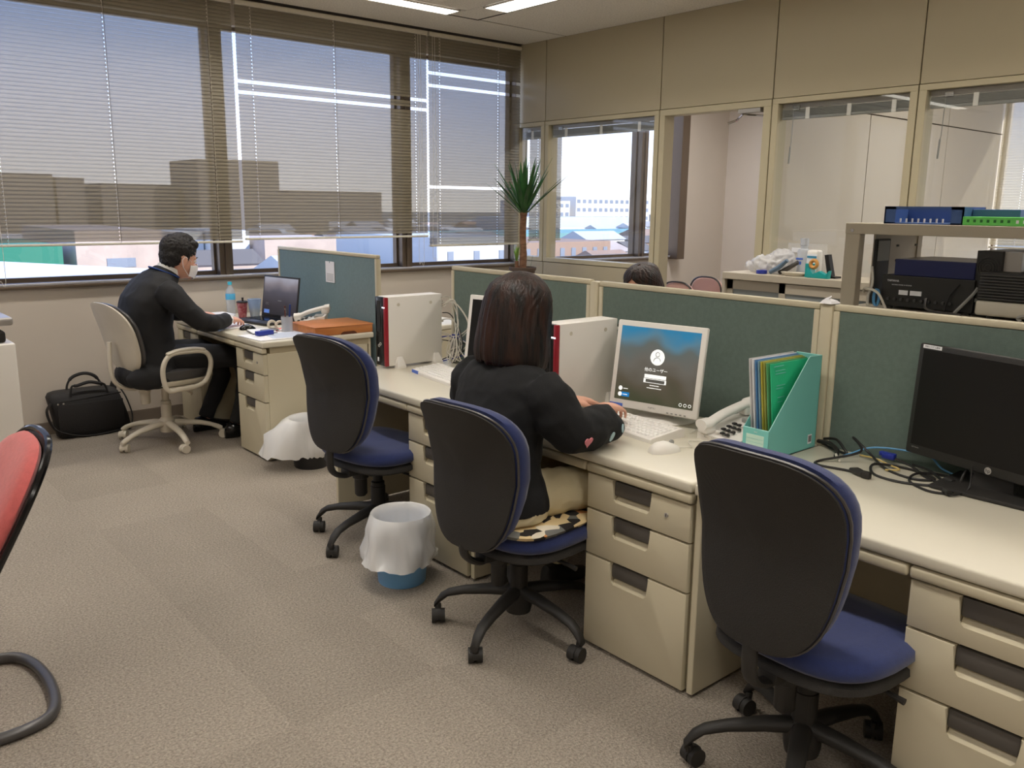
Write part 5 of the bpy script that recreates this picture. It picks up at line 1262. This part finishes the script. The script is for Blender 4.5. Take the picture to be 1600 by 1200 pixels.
# ---- woman behind the screens
w3 = thing('person', 'woman behind the green screens, only dark hair and forehead showing', 'person', (3.75, 3.16, 0))
HC = Vector((3.66, 3.17, 1.075)); HF = rot_frame(HC, (-.90, -.10, -.38))
TR = [((3.80, 3.17, .47), .12, .18, math.pi, 0), ((3.80, 3.17, .60), .11, .16, math.pi, 0), ((3.79, 3.17, .75), .11, .165, math.pi, .1), ((3.76, 3.17, .86), .10, .185, math.pi, .2), ((3.73, 3.17, .91), .07, .15, math.pi, .3), ((3.71, 3.17, .95), .055, .07, math.pi, .3)]
RA = [((3.76, 3.33, .86), .062), ((3.74, 3.40, .78), .055), ((3.66, 3.42, .74), .045), ((3.52, 3.36, .74), .036), ((3.46, 3.33, .74), .03)]
LA = [((x, 6.34-y, z), r) for ((x, y, z), r) in RA]
RL = [((3.78, 3.25, .52), .085), ((3.55, 3.27, .52), .072), ((3.38, 3.27, .49), .056), ((3.36, 3.27, .30), .048), ((3.38, 3.27, .08), .038)]
LL = [((x, 6.34-y, z), r) for ((x, y, z), r) in RL]
b = MB(); head(b, HF, 1.0); b.tube([HC+Vector((.02, 0, -.05)), (3.70, 3.17, .93)], [.048, .055], 12); b.loft(torso_rings(TR, .86))
for A_ in (RA, LA): limb(b, [p for p, r in A_], [r*.7 for p, r in A_])
for A_ in (RL, LL): limb(b, [p for p, r in A_], [r*.8 for p, r in A_])
hand(b, (3.46, 3.33, .738), (-1, -.2, -.05), (0, 0, 1), 1, .6, .9); hand(b, (3.46, 3.01, .738), (-1, .2, -.05), (0, 0, 1), -1, .6, .9)
remesh(b, 'body', M['skin'], w3, .0055, 3)
face_parts(HF, 1.0, w3)
b = MB(); b.loft(torso_rings(TR[:-1], 1.0, .008)); 
for A_ in (RA, LA): limb(b, [p for p, r in A_][:-1], [r for p, r in A_][:-1])
remesh(b, 'blouse', M['tube'], w3, .011, 5)
b = MB()
for A_ in (RL, LL): limb(b, [p for p, r in A_], [r for p, r in A_])
remesh(b, 'trousers', M['suit'], w3, .012, 5)
prof3 = [(.112, .030, .028, 1), (.104, .060, .054, 1), (.090, .084, .074, 1), (.074, .098, .086, 3), (.056, .106, .092, 16), (.03, .110, .096, 40), (-.02, .112, .100, 50), (-.08, .110, .104, 50), (-.14, .104, .104, 48), (-.17, .100, .1, 48)]
bob(HF, 1.08, w3, M['hair_w'], prof3, seed=6)
c3 = copy_tree([o for o in COL.objects if o.name == 'office_chair'][0]); c3.location = (3.80, 3.17, 0); c3.rotation_euler = (0, 0, R(180)); c3['label'] = 'navy office chair of the woman hidden behind the green screens'

# ------------------------------------------------------------------ briefcase
t = thing('briefcase', 'black nylon briefcase with two handles leaning on the wall', 'bag', (1.47, 6.0, 0))
def bring(z, x0, x1, y0, y1):
    o_ = outline(1, 1, 32, 5, 0); return [((x0+x1)/2+a*(x1-x0), (y0+y1)/2+c*(y1-y0), z) for a, c in o_]
b = MB(); b.loft([bring(.002, 1.275, 1.700, 5.925, 6.05), bring(.012, 1.262, 1.712, 5.915, 6.055), bring(.10, 1.25, 1.700, 5.92, 6.065), bring(.20, 1.235, 1.675, 5.935, 6.075), bring(.265, 1.225, 1.655, 5.955, 6.085), bring(.288, 1.24, 1.635, 5.975, 6.09), bring(.296, 1.27, 1.60, 6.0, 6.085)]); b.build('bag_body', M['bagblack'], t, smooth=60)
b = MB(); b.box((1.262, 5.912, .035), (1.66, 5.922, .225), .004); b.build('front_pocket', M['bagblack'], t, smooth=True)
MB().tube([(1.245, 5.925, .240), (1.45, 5.915, .252), (1.655, 5.935, .262)], .004, 6).build('zip', M['black_gl'], t)
for y in (5.955, 6.06):
    MB().tube(sm([(1.355, y, .265), (1.365, y, .33), (1.40, y, .375 if y > 6 else .335), (1.47, y, .392 if y > 6 else .35), (1.53, y, .37 if y > 6 else .335), (1.565, y, .32), (1.58, y, .265)], 5), [.007]*8+[.011]*15+[.007]*8, 8).build('handle', M['bagblack'], t, smooth=True)
for x in (1.268, 1.30): MB().cbox((x, 5.915, .235), (.012, .012, .012), .003).build('zip_puller', M['chrome'], t)
MB().tube(sm([(1.235, 5.95, .24), (1.205, 5.94, .19), (1.225, 5.93, .10), (1.27, 5.91, .05), (1.40, 5.90, .008), (1.55, 5.90, .008), (1.68, 5.90, .03), (1.715, 5.93, .10), (1.69, 5.95, .22), (1.665, 6.0, .29)], 5), .014, 6, flat=.35).build('shoulder_strap', M['bagblack'], t, smooth=True)
b = MB(); b.loft([[(1.61, 6.02, .27), (1.655, 6.02, .27), (1.655, 6.05, .27), (1.61, 6.05, .27)], [(1.635, 6.03, .34), (1.655, 6.03, .355), (1.655, 6.04, .355), (1.635, 6.04, .34)]]); b.build('strap_tab', M['bagblack'], t)

# ------------------------------------------------------------------ office machine at the left edge
t = thing('document_scanner_cabinet', 'white office machine body cut by the left frame edge', 'machine', (.62, 5.62, 0))
MB().box((.30, 5.33, 0), (.962, 5.90, .735), .012, 3).build('body', M['white_pl'], t, smooth=True)
t = thing('card_reader', 'black and silver device on top of the white office machine', 'device', (.75, 5.5, .735))
b = MB(); b.box((.50, 5.36, .735), (.925, 5.80, .80), .015, 3).build('base', M['black'], t, smooth=True)
MB().box((.48, 5.34, .83), (.965, 5.82, .875), .014, 3).build('lid', M['silver'], t, smooth=True)
MB().box((.52, 5.37, .795), (.90, 5.79, .835), .008, 2).build('neck', M['black_gl'], t, smooth=True)

# ------------------------------------------------------------------ plant on a low locker
MB().box((4.42, 5.08, 0), (4.98, 5.64, .80), .004).build('locker', M['beige'], None); lk = [o for o in COL.objects if o.name == 'locker'][0]; tag(lk, 'low beige locker under the potted plant in the corner', 'locker')
t = thing('potted_yucca', 'yucca plant with thick cane in a brown pot by the corner windows', 'plant', (4.70, 5.36, .80))
PXX, PYY = 4.70, 5.37
MB().lathe([(.075, .80), (.082, .802), (.105, .985), (.112, .987), (.114, 1.010), (.104, 1.012), (.100, .985), (0, .985)], (PXX, PYY, 0), 32).build('pot', M['pot'], t, smooth=True)
MB().lathe([(.10, .975), (.08, .992), (.03, .998), (0, .998)], (PXX, PYY, 0), 24).build('soil', mat('soil', C(60, 46, 38), .95, bump=.6, bscale=80), t, smooth=True)
MB().tube(sm([(PXX, PYY, .99), (PXX+.004, PYY-.004, 1.12), (PXX-.002, PYY, 1.28), (PXX+.004, PYY, 1.42), (PXX+.004, PYY, 1.47)], 5), [.030]*6+[.027]*10+[.031]*5, 14).build('cane', M['trunk'], t, smooth=True)
MB().tube([(PXX-.035, PYY+.03, .985), (PXX-.038, PYY+.032, 1.06)], [.018, .017], 12).build('cane', M['trunk'], t, smooth=True)
rp = random.Random(4)
def leaf(base, az, el, L, w, droop, m, nm='leaf'):
    d = Vector((math.cos(az)*math.cos(el), math.sin(az)*math.cos(el), math.sin(el))); side = d.cross(Vector((0, 0, 1))).normalized(); nn = side.cross(d).normalized()
    b = MB(); rings = []
    for i in range(9):
        u = i/8; c = Vector(base) + d*L*u - Vector((0, 0, 1))*droop*u*u*L
        ww_ = w*(.55+.45*math.sin(min(1, u*2.2)*math.pi/2)) * (1-u**2.2) + .0006; fold_ = .35*ww_
        rings.append([c - side*ww_ + nn*fold_, c - nn*.0, c + side*ww_ + nn*fold_, c + nn*.0016])
    b.loft(rings); b.build(nm, m, t, smooth=70)
for k in range(46):
    u = k/45; az = k*2.399; el = R(88 - 46*u + rp.uniform(-5, 5)); 
    leaf((PXX+.004+.016*math.cos(az), PYY+.016*math.sin(az), 1.475 - .045*u), az, el, rp.uniform(.36, .54)*(.85+.15*u), .0195, rp.uniform(.02, .10)*(u+.2), M['green'])
for k in range(6): leaf((PXX-.038, PYY+.032, 1.06), k*1.05, R(70+rp.uniform(-8, 10)), rp.uniform(.10, .16), .013, .1, M['palegreen'])
leaf((PXX, PYY-.025, 1.18), R(-50), R(48), .17, .007, .0, M['green']); leaf((PXX-.03, PYY+.06, 1.0), R(130), R(75), .22, .004, .12, M['green']); leaf((PXX+.06, PYY-.03, 1.0), R(-40), R(80), .11, .006, .0, M['green']); leaf((PXX-.01, PYY+.03, 1.42), R(140), R(40), .22, .006, .1, M['trunk'])

# ------------------------------------------------------------------ low cabinet with sliding doors
t = thing('sliding_door_cabinet', 'low beige cabinet with glazed sliding doors right of the doorway', 'cabinet', (5.03, 2.6, 0))
CX0, CX1, CY0, CY1, CZ = 4.85, 5.235, 1.75, 3.50, 1.085
b = MB(); b.box((CX0, CY0, CZ-.045), (CX1, CY1, CZ), .003).box((CX0+.01, CY0, 0), (CX1, CY1, .05)).box((CX0+.004, CY1-.02, .05), (CX1, CY1, CZ-.045)).box((CX0+.004, CY0, .05), (CX1, CY0+.02, CZ-.045)).box((CX1-.01, CY0, .05), (CX1, CY1, CZ-.04)).box((CX0+.05, CY0, .52), (CX1, CY1, .54)); b.build('carcass', M['steelbeige'], t)
for k, (a, c, dx) in enumerate(((3.03, 3.478, .030), (2.42, 3.07, .012), (1.77, 2.44, .030))):
    f = MB()
    for (p0, p1) in (((a, .06), (a+.045, CZ-.05)), ((c-.045, .06), (c, CZ-.05)), ((a, .06), (c, .11)), ((a, CZ-.11), (c, CZ-.05))): f.box((CX0+dx, p0[0], p0[1]), (CX0+dx+.016, p1[0], p1[1]))
    d = f.build('sliding_door', M['steelbeige'], t)
    MB().box((CX0+dx+.006, a+.045, .11), (CX0+dx+.010, c-.045, CZ-.11)).build('glass', film('frosted_pane_%d' % k, C(150, 156, 156), .15, .2), d)
Z = CZ
# things on the cabinet
b = MB(); b.ell((5.03, 3.25, Z+.06), (.07, .14, .062), nu=28, nv=14).ell((5.05, 3.18, Z+.09), (.06, .09, .07)).ell((5.03, 3.38, Z+.04), (.04, .06, .036))
bg_ = thing('plastic_bag', 'crumpled clear plastic bag on the low cabinet', 'plastic bag', (5.03, 3.25, Z))
remesh(b, 'film', film('crinkled_film', C(232, 232, 236), .45, .12), bg_, .010, 2, .030, 22)
def item(nm, label, cat, loc): return thing(nm, label, cat, loc)
t = item('tape_dispenser_roll', 'blue tape roll in front of the crumpled bag', 'tape', (4.93, 3.27, Z)); MB().lathe([(.030, 0), (.035, .002), (.035, .022), (.030, .024), (.018, .024), (.018, 0)], (4.93, 3.25, Z), 24).build('roll', M['bluecon'], t, smooth=True)
for q, (y0, y1, z1, m_, s_) in enumerate(((3.20, 3.08, .095, mat('slate_handle', C(96, 118, 140), .4), 'slate-blue stapler handle beside the crumpled bag'), (3.15, 3.02, .085, M['handle'], 'dark grey stapler handle beside the slate-blue one'))):
    o = MB().tube([(4.95+q*.03, y0, Z+.012), (4.95+q*.03, (y0+y1)/2, Z+.045), (4.95+q*.03, y1, Z+z1)], [.014, .016, .013], 8).build('stapler', m_, None, smooth=True); tag(o, s_, 'stapler')
t = item('spray_bottle', 'tall clear bottle with blue print on the low cabinet', 'bottle', (5.04, 3.03, Z)); MB().lathe([(.036, 0), (.040, .004), (.040, .15), (.034, .165), (.022, .17), (.022, .19), (.026, .192), (.026, .235), (0, .237)], (5.04, 3.02, Z), 24).build('body', film('cloudy_plastic', C(206, 210, 218), .25, .15), t, smooth=True)
MB().box((4.9995, 3.00, Z+.10), (5.0005, 3.05, Z+.112)).box((4.9995, 3.01, Z+.07), (5.0005, 3.035, Z+.09)).build('blue_print', M['stickblue'], t)
t = item('refill_pouch', 'white refill bottle with blue and yellow label on the low cabinet', 'bottle', (5.04, 2.94, Z)); MB().box((5.01, 2.90, Z), (5.07, 2.985, Z+.165), .016, 3).build('body', M['white_pl'], t, smooth=True)
lb2 = MB().box((5.008, 2.908, Z+.03), (5.0105, 2.978, Z+.14)).build('label', M['paper'], t); MB().box((5.0065, 2.91, Z+.115), (5.008, 2.976, Z+.128)).build('blue_band', mat('band_blue', C(60, 140, 176), .5), t); MB().box((5.0065, 2.92, Z+.04), (5.008, 2.965, Z+.052)).build('yellow_band', M['cable_y'], t)
t = item('cream_dish', 'oval cream dish on the low cabinet', 'dish', (4.95, 3.03, Z)); b = MB(Matrix.Translation((4.94, 3.02, Z)) @ Matrix.Scale(1.9, 4, (0, 1, 0))); b.lathe([(.03, 0), (.038, .003), (.048, .022), (.045, .024), (.034, .008), (0, .008)], (0, 0, 0), 28); b.build('dish_body', M['cream'], t, smooth=True)
t = item('tape_dispenser', 'teal tape dispenser with an orange roll on the low cabinet', 'tape dispenser', (4.95, 2.84, Z)); tl = mat('teal_plastic', C(28, 160, 160), .35)
b = MB(); b.prism([(-.07, 0), (.07, 0), (.075, .05), (.055, .02), (.01, .045), (-.03, .02), (-.06, .06), (-.075, .05)], .04, frame((4.93, 2.83, Z), (0, -1, 0), (0, 0, 1)), .003); b.build('dispenser_body', tl, t, smooth=True)
MB().box((4.915, 2.885, Z), (4.96, 2.93, Z+.085), .003).build('pen_cup', tl, t)
b = MB(); b.tube([(4.905, 2.865+.022*math.cos(a), Z+.085+.022*math.sin(a)) for a in [2*math.pi*k/20 for k in range(20)]], .012, 8, closed=True, flat=1); b.build('tape_roll', mat('amber_tape', C(206, 150, 84), .3), t, smooth=True)
t = item('phone_stand', 'dark slanted holder at the right end of the low cabinet', 'holder', (4.98, 2.78, Z)); b = MB(); b.loft([[(4.96, 2.78+.02, Z+.01), (5.0, 2.80, Z+.01), (5.0, 2.77, Z+.01), (4.96, 2.77, Z+.01)], [(4.96, 2.83, Z+.14), (5.0, 2.83, Z+.14), (5.0, 2.805, Z+.145), (4.96, 2.805, Z+.145)]]).box((4.95, 2.74, Z), (5.02, 2.82, Z+.012)); b.build('stand', M['cable_b'], t)
t = item('acrylic_stand', 'clear acrylic display stand behind the bottles', 'stand', (5.12, 3.0, Z)); b = MB(); b.box((5.11, 2.9, Z), (5.114, 3.18, Z+.20)).box((5.08, 2.9, Z), (5.15, 3.18, Z+.003)); b.build('sheet', film('acrylic', C(225, 225, 225), .8, .05), t); MB().box((5.105, 3.06, Z+.14), (5.109, 3.15, Z+.17)).build('white_label', M['paper'], t)

# ------------------------------------------------------------------ equipment rack
RX0, RX1, RY0, RY1 = 3.75, 4.38, .30, 2.045
t = thing('equipment_rack', 'beige steel rack behind the near screen, filled with devices', 'rack', (4.06, 1.17, 0))
for (x, y) in ((RX0, RY1-.07), (RX0, RY0), (RX1-.05, RY1-.07), (RX1-.05, RY0)):
    MB().box((x, y, 0), (x+.05, y+.07, 1.44), .004).build('upright', M['steelbeige'], t)
MB().box((RX0-.004, RY0, 1.395), (RX1, RY1, 1.443), .003).build('shelf', M['steelbeige'], t)
MB().box((RX0+.01, RY0+.05, 1.040), (RX1-.01, RY1-.05, 1.070), .002).build('shelf', M['steelbeige'], t)
MB().box((RX0+.01, RY0+.05, .42), (RX1-.01, RY1-.05, .45), .002).build('shelf', M['steelbeige'], t)
MB().box((RX0+.16, RY1-.065, .45), (RX1-.03, RY1-.055, 1.395)).build('side_panel', M['steelbeige'], t)
sl_ = MB()
for z in (1.12, 1.19, 1.26, 1.33):
    for x in (4.12, 4.31): sl_.box((x, RY1-.068, z), (x+.022, RY1-.0652, z+.010))
sl_.build('slots', M['black'], t)
MB().cyl((RX0-.007, RY1-.035, 1.41), (RX0-.003, RY1-.035, 1.41), .008, n=12).build('bolt', M['chrome'], t, smooth=True)
RZ = 1.070
def dev(nm, label, cat, x, y): return thing(nm, label, cat, (x, y, RZ))
d = dev('av_receiver', 'black amplifier on the rack shelf with cables plugged in its back', 'amplifier', 3.95, 1.66)
MB().box((3.78, 1.47, RZ+.012), (4.12, 1.865, RZ+.150), .004).build('case', M['black'], d)
text('rating_text', 'YAMAHA', M['paper'], d, Matrix.Translation(-wloc(d)) @ frame((3.778, 1.815, RZ+.125), (0, -1, 0), (0, 0, 1)), .013, .0002)
text('rating_text', 'NATURAL SOUND AV RECEIVER', M['paper'], d, Matrix.Translation(-wloc(d)) @ frame((3.778, 1.775, RZ+.108), (0, -1, 0), (0, 0, 1)), .0062, .0002)
for (y0, y1) in ((1.785, 1.745), (1.735, 1.685)): MB().box((3.777, y1, RZ+.066), (3.780, y0, RZ+.086)).build('rating_label', M['paper'], d)
for k in range(10): MB().cyl((3.770, 1.83-.03*k, RZ+.045), (3.782, 1.83-.03*k, RZ+.045), .007, n=10).build('terminal', M['tube'], d, smooth=True)
for k in range(4): MB().cyl((3.8+.28*(k % 2), 1.50+.33*(k//2), RZ), (3.8+.28*(k % 2), 1.50+.33*(k//2), RZ+.014), .016, n=12).build('foot', M['black'], d)
d = dev('disc_recorder', 'dark blue-fronted recorder stacked on the amplifier', 'recorder', 3.95, 1.65); d.location.z = RZ+.150
MB().box((3.80, 1.48, RZ+.152), (4.14, 1.815, RZ+.222), .003).build('case', M['silver'], d)
MB().box((3.785, 1.478, RZ+.150), (3.802, 1.818, RZ+.221), .003).build('panel', M['navy_met'], d)
d = dev('computer_tower', 'black computer case with round fan grille on the rack', 'computer', 3.95, 1.41)
MB().box((3.795, 1.295, RZ+.005), (4.16, 1.478, RZ+.14), .003).build('lower_case', M['black'], d)
MB().box((3.81, 1.315, RZ+.14), (4.13, 1.478, RZ+.272), .003).build('case', M['silver'], d)
MB().box((3.792, 1.38, RZ+.10), (3.812, 1.480, RZ+.272), .002).build('rear_panel', M['black'], d)
g = MB()
for rr_ in (.012, .022, .032, .042): g.tube([(3.789, 1.431+rr_*math.cos(a), RZ+.205+rr_*math.sin(a)) for a in [2*math.pi*k/20 for k in range(20)]], .0016, 5, closed=True)
g.build('fan_grille', M['tube'], d)
MB().box((3.789, 1.43, RZ+.06), (3.795, 1.47, RZ+.075)).box((3.789, 1.43, RZ+.10), (3.792, 1.465, RZ+.108)).build('port', M['grey_pl'], d)
d = dev('projector', 'projector with black louvred side and cream base on the rack', 'projector', 3.9, 1.25)
b = MB(); b.box((3.72, 1.00, RZ+.015), (4.05, 1.44, RZ+.075), .012, 3); b.build('base', M['cream'], d, smooth=True)
MB().box((3.725, 1.00, RZ+.075), (4.05, 1.438, RZ+.192), .006).build('top_cover', M['black'], d, smooth=True)
for k in range(9): MB().box((3.718, 1.01, RZ+.082+k*.0118), (3.726, 1.43, RZ+.088+k*.0118)).build('louvre', M['tube'], d)
for k in range(4): MB().cyl((3.76+.24*(k % 2), 1.05+.34*(k//2), RZ), (3.76+.24*(k % 2), 1.05+.34*(k//2), RZ+.018), .014, n=12).build('foot', M['black'], d)
d = dev('small_tablet', 'small grey panel standing on the rack beside the left upright', 'panel', 3.92, 1.94); d.location.z = RZ
MB().box((3.885, 1.955, RZ+.005), (4.01, 1.973, RZ+.30), .003).build('frame', M['black'], d); MB().box((3.892, 1.953, RZ+.20), (4.00, 1.956, RZ+.292)).build('face', M['grey_pl'], d)
def rc(label, pts, r, m, nm='cable'): return cable(label, pts, r, m, nm)
rc('white cable looping at the left end of the rack shelf', [(3.80, 1.93, 1.25), (3.79, 1.915, 1.18), (3.78, 1.925, 1.12), (3.77, 1.92, 1.078)], .006, M['cable_w'])
rc('white cable arching over the rack edge beside the left upright', [(3.82, 1.97, 1.13), (3.76, 1.93, 1.155), (3.735, 1.86, 1.14), (3.73, 1.82, 1.085), (3.735, 1.81, 1.06)], .006, M['cable_w'])
rc('thick grey cable hanging in front of the fan grille', [(3.775, 1.455, 1.19), (3.765, 1.47, 1.16), (3.755, 1.53, 1.08), (3.75, 1.545, 1.062)], .007, M['grey_pl'])
rc('black power cord sagging in front of the amplifier', [(3.77, 1.66, 1.13), (3.755, 1.65, 1.09), (3.75, 1.60, 1.078), (3.75, 1.54, 1.076), (3.75, 1.50, 1.074)], .006, M['tube'])
rc('thin black cable in front of the amplifier', [(3.78, 1.53, 1.20), (3.765, 1.56, 1.15), (3.76, 1.575, 1.08)], .0035, M['cable_b'])
t = thing('blue_cable_tie', 'bundle of blue network cable at the left of the rack shelf', 'cable', (3.77, 1.87, RZ))
for q in range(5): MB().tube([(3.765+.004*q, 1.885+.012*math.cos(a)+.004*q-.01, 1.115+.038*math.sin(a)) for a in [2*math.pi*k/14 for k in range(14)]], .003, 5, closed=True).build('cable_loop', M['cable_bl'], t, smooth=True)
rc('grey handle-like cable loop at the right end of the rack shelf', [(3.72, 1.26, 1.078), (3.715, 1.27, 1.09), (3.715, 1.22, 1.105), (3.72, 1.15, 1.10)], .006, M['silver'])
# trays on top of the rack
TZ = 1.443
def tray(nm, label, x0, x1, y0, y1, h, m):
    t = thing(nm, label, 'tray', ((x0+x1)/2, (y0+y1)/2, TZ)); b = MB()
    b.box((x0, y0, TZ), (x1, y1, TZ+.006)).box((x0, y0, TZ), (x0+.006, y0+.05, TZ+h)).box((x0, y1-.05, TZ), (x0+.006, y1, TZ+h)).box((x0, y0, TZ+h-.012), (x0+.006, y1, TZ+h)).box((x1-.006, y0, TZ), (x1, y1, TZ+h)).box((x0, y0, TZ), (x1, y0+.006, TZ+h)).box((x0, y1-.006, TZ), (x1, y1, TZ+h))
    b.build('tray_body', m, t); return t
tr_ = tray('letter_tray', 'open blue letter tray at the left end on top of the rack', 3.78, 4.0, 1.548, 1.885, .075, M['bluebox'])
for q in range(8):
    MB().box((3.795, 1.815-.026*q, TZ+.006), (3.80, 1.822-.026*q, TZ+.024), .001).build('white_tab', M['white_pl'], tr_)
b = MB().box((3.86, 1.36, TZ), (4.06, 1.545, TZ+.066), .003).build('blue_case', M['bluebox'], None); tag(b, 'closed blue case behind the green strip on top of the rack', 'case')
t = thing('green_case', 'bright green flat case with dark slots on top of the rack', 'case', (3.82, 1.37, TZ)); MB().box((3.775, 1.16, TZ), (3.855, 1.548, TZ+.036), .003).build('case_body', M['greenbox'], t)
for q in range(7): MB().box((3.7735, 1.52-.026*q, TZ+.013), (3.776, 1.530-.026*q, TZ+.024)).build('slot', mat('slot_green_%d' % q, C(40, 110, 50), .6), t)
for q in range(3): MB().box((3.7735, 1.332-.026*q, TZ+.011), (3.776, 1.342-.026*q, TZ+.024)).build('pale_slot', M['paper'], t)

# ------------------------------------------------------------------ city outside
GZ = -13.0
gm = mat('city_ground', C(150, 144, 134), .9, col2=C(120, 116, 100), vscale=.02)
structure(MB().box((-600, 14, GZ-1), (1500, 1600, GZ)).build('ground', gm))
BM = {'white': mat('city_white', C(226, 222, 216), .8), 'beige': mat('city_beige', C(206, 188, 176), .8, col2=C(190, 172, 162), vscale=.4), 'grey': mat('city_grey', C(168, 166, 164), .8), 'dark': mat('city_dark', C(112, 106, 102), .8), 'blue': mat('city_blue_roof', C(96, 132, 190), .6), 'green': mat('city_green_net', C(52, 130, 108), .8), 'brown': mat('city_brown', C(168, 140, 122), .8), 'pale': mat('city_pale', C(202, 206, 206), .8), 'winm': mat('city_window', C(140, 150, 166), .4)}
def building(label, x0, x1, y0, dep, z1, m, wins=None, group=None, roof=None, name='building'):
    t = thing(name, label, 'building', ((x0+x1)/2, y0+dep/2, GZ), 0, group)
    MB().box((x0, y0, GZ), (x1, y0+dep, z1)).build('walls', BM[m], t)
    rh_ = min(dep*.22, 1.7)
    if roof: MB().loft([[(x0-.3, y0-.3, z1), (x1+.3, y0-.3, z1), (x1+.3, y0+dep+.3, z1), (x0-.3, y0+dep+.3, z1)], [(x0-.3, y0+dep/2-.1, z1+rh_), (x1+.3, y0+dep/2-.1, z1+rh_), (x1+.3, y0+dep/2+.1, z1+rh_), (x0-.3, y0+dep/2+.1, z1+rh_)]]).build('roof', BM[roof], t)
    if wins:
        nx, nz, ww_, wh_, top = wins
        for i in range(nx):
            for k in range(nz):
                cx = x0+(x1-x0)*(i+.5)/nx; cz = z1-top-k*3.0
                MB().box((cx-ww_/2, y0-.06, cz-wh_), (cx+ww_/2, y0+.02, cz)).build('window', BM['winm'], t)
    return t
# near white roof and the green scaffolding net
t = thing('warehouse', 'big white roof just below the left window', 'building', (6, 30, GZ))
MB().loft([[(-10, 18, GZ), (6.9, 18, GZ), (11.0, 34.5, GZ), (7.2, 42, GZ), (-10, 42, GZ)], [(-10, 18, -1.1), (6.9, 18, -1.05), (11.0, 34.5, -1.0), (7.2, 42, -1.0), (-10, 42, -1.0)]]).build('walls_and_roof', BM['white'], t)
building('building wrapped in green netting beyond the white roof', 12, 23.3, 100, 20, -3.0, 'green')
building('beige panelled factory right of the green netting', 24.6, 33.6, 100, 25, -1.5, 'beige', wins=(1, 1, 3, 1.0, 3))
building('pale grey silo block behind the man\'s head', 35.4, 38.3, 100, 12, -1.8, 'pale', wins=(1, 1, 1, 1, 3.2))
building('pale grey silo wall right of the man\'s head', 38.5, 43, 98, 12, -1.6, 'pale', wins=(2, 2, .5, .7, 4))
building('white shed with blue roof seen through the second window', 43.5, 55, 95, 20, -2.6, 'beige')
building('tall grey twin tower, left half', 76.3, 85.5, 200, 18, 11.3, 'dark')
building('tall grey twin tower, right half', 85.7, 97.0, 202, 18, 11.6, 'dark')
building('long flat block on the skyline at the left edge', 30, 46, 200, 20, 7.0, 'dark')
building('stair head building on the left skyline', 46.5, 52, 200, 14, 6.4, 'dark')
building('wide hall on the skyline left of the tower', 58, 75, 210, 30, 5.6, 'dark')
building('low hall right of the tower', 98, 112, 205, 26, 4.4, 'dark')
building('distant hall beyond the middle window', 118, 150, 240, 30, 5.4, 'dark')
building('grey factory seen under the middle blind', 50, 60, 70, 20, -1.6, 'pale', wins=(3, 2, .7, .9, 1.4))
building('flat factory right of the man\'s screen', 60.5, 72, 82, 20, -2.2, 'pale', wins=(4, 1, 1.2, .7, 1.2))
building('brown scaffolded yard building under the corner blind', 73, 92, 86, 20, -3.2, 'brown', wins=(9, 2, .8, 1.4, .8))
# apartments through the corner room
building('white apartment block on the skyline through the meeting room window', 222, 262, 225, 16, 5.2, 'white', wins=(14, 3, 1.6, 1.3, 1.0))
building('white apartment block left of the larger one on the skyline', 200, 219, 225, 16, 3.6, 'white', wins=(7, 2, 1.6, 1.3, 1.0))
building('pale long block at the foot of the apartments', 160, 215, 190, 14, -1.5, 'pale')
band = MB().box((120, 150, GZ), (330, 175, -4.6)).build('embankment', mat('teal_bank', C(130, 176, 176), .8)); tag(band, 'pale teal embankment below the distant apartments', 'embankment')
building('white low building just under the meeting room window', 62, 84, 62, 14, -4.6, 'white', wins=(6, 1, 1.6, 1.0, .7))
rh = random.Random(21); k = 0; tries = 0; used = []
for o in list(COL.objects):
    if o.name.split('.')[0] in ('building', 'warehouse', 'embankment'):
        for q in (o.children or [o]):
            if q.type == 'MESH' and q.data.name.startswith(('walls', 'roof', 'embankment')):
                xs = [v.co.x + wloc(q).x for v in q.data.vertices]; ys = [v.co.y + wloc(q).y for v in q.data.vertices]; used.append((min(xs), max(xs), min(ys), max(ys)))
def dens(): return 46 + 210*rh.random()**1.3
while k < 240 and tries < 20000:
    tries += 1
    y = dens(); ang = rh.uniform(R(30), R(82)); x = y/math.tan(ang)
    if x > 330: continue
    w_ = rh.uniform(6, 13); d_ = rh.uniform(6, 11); zt = GZ + rh.uniform(4.5, 8.5)
    if any(x-1 < b_ and x+w_+1 > a_ and y-1 < d2 and y+d_+1 > c2 for a_, b_, c2, d2 in used): continue
    used.append((x, x+w_, y, y+d_))
    building('small low house in the city beyond the windows', x, x+w_, y, d_, zt, rh.choice(['white', 'beige', 'grey', 'brown', 'white', 'pale']), roof=rh.choice(['grey', 'pale', 'brown', 'dark', 'white', 'grey', 'beige']), group='small houses in the city outside', name='house'); k += 1
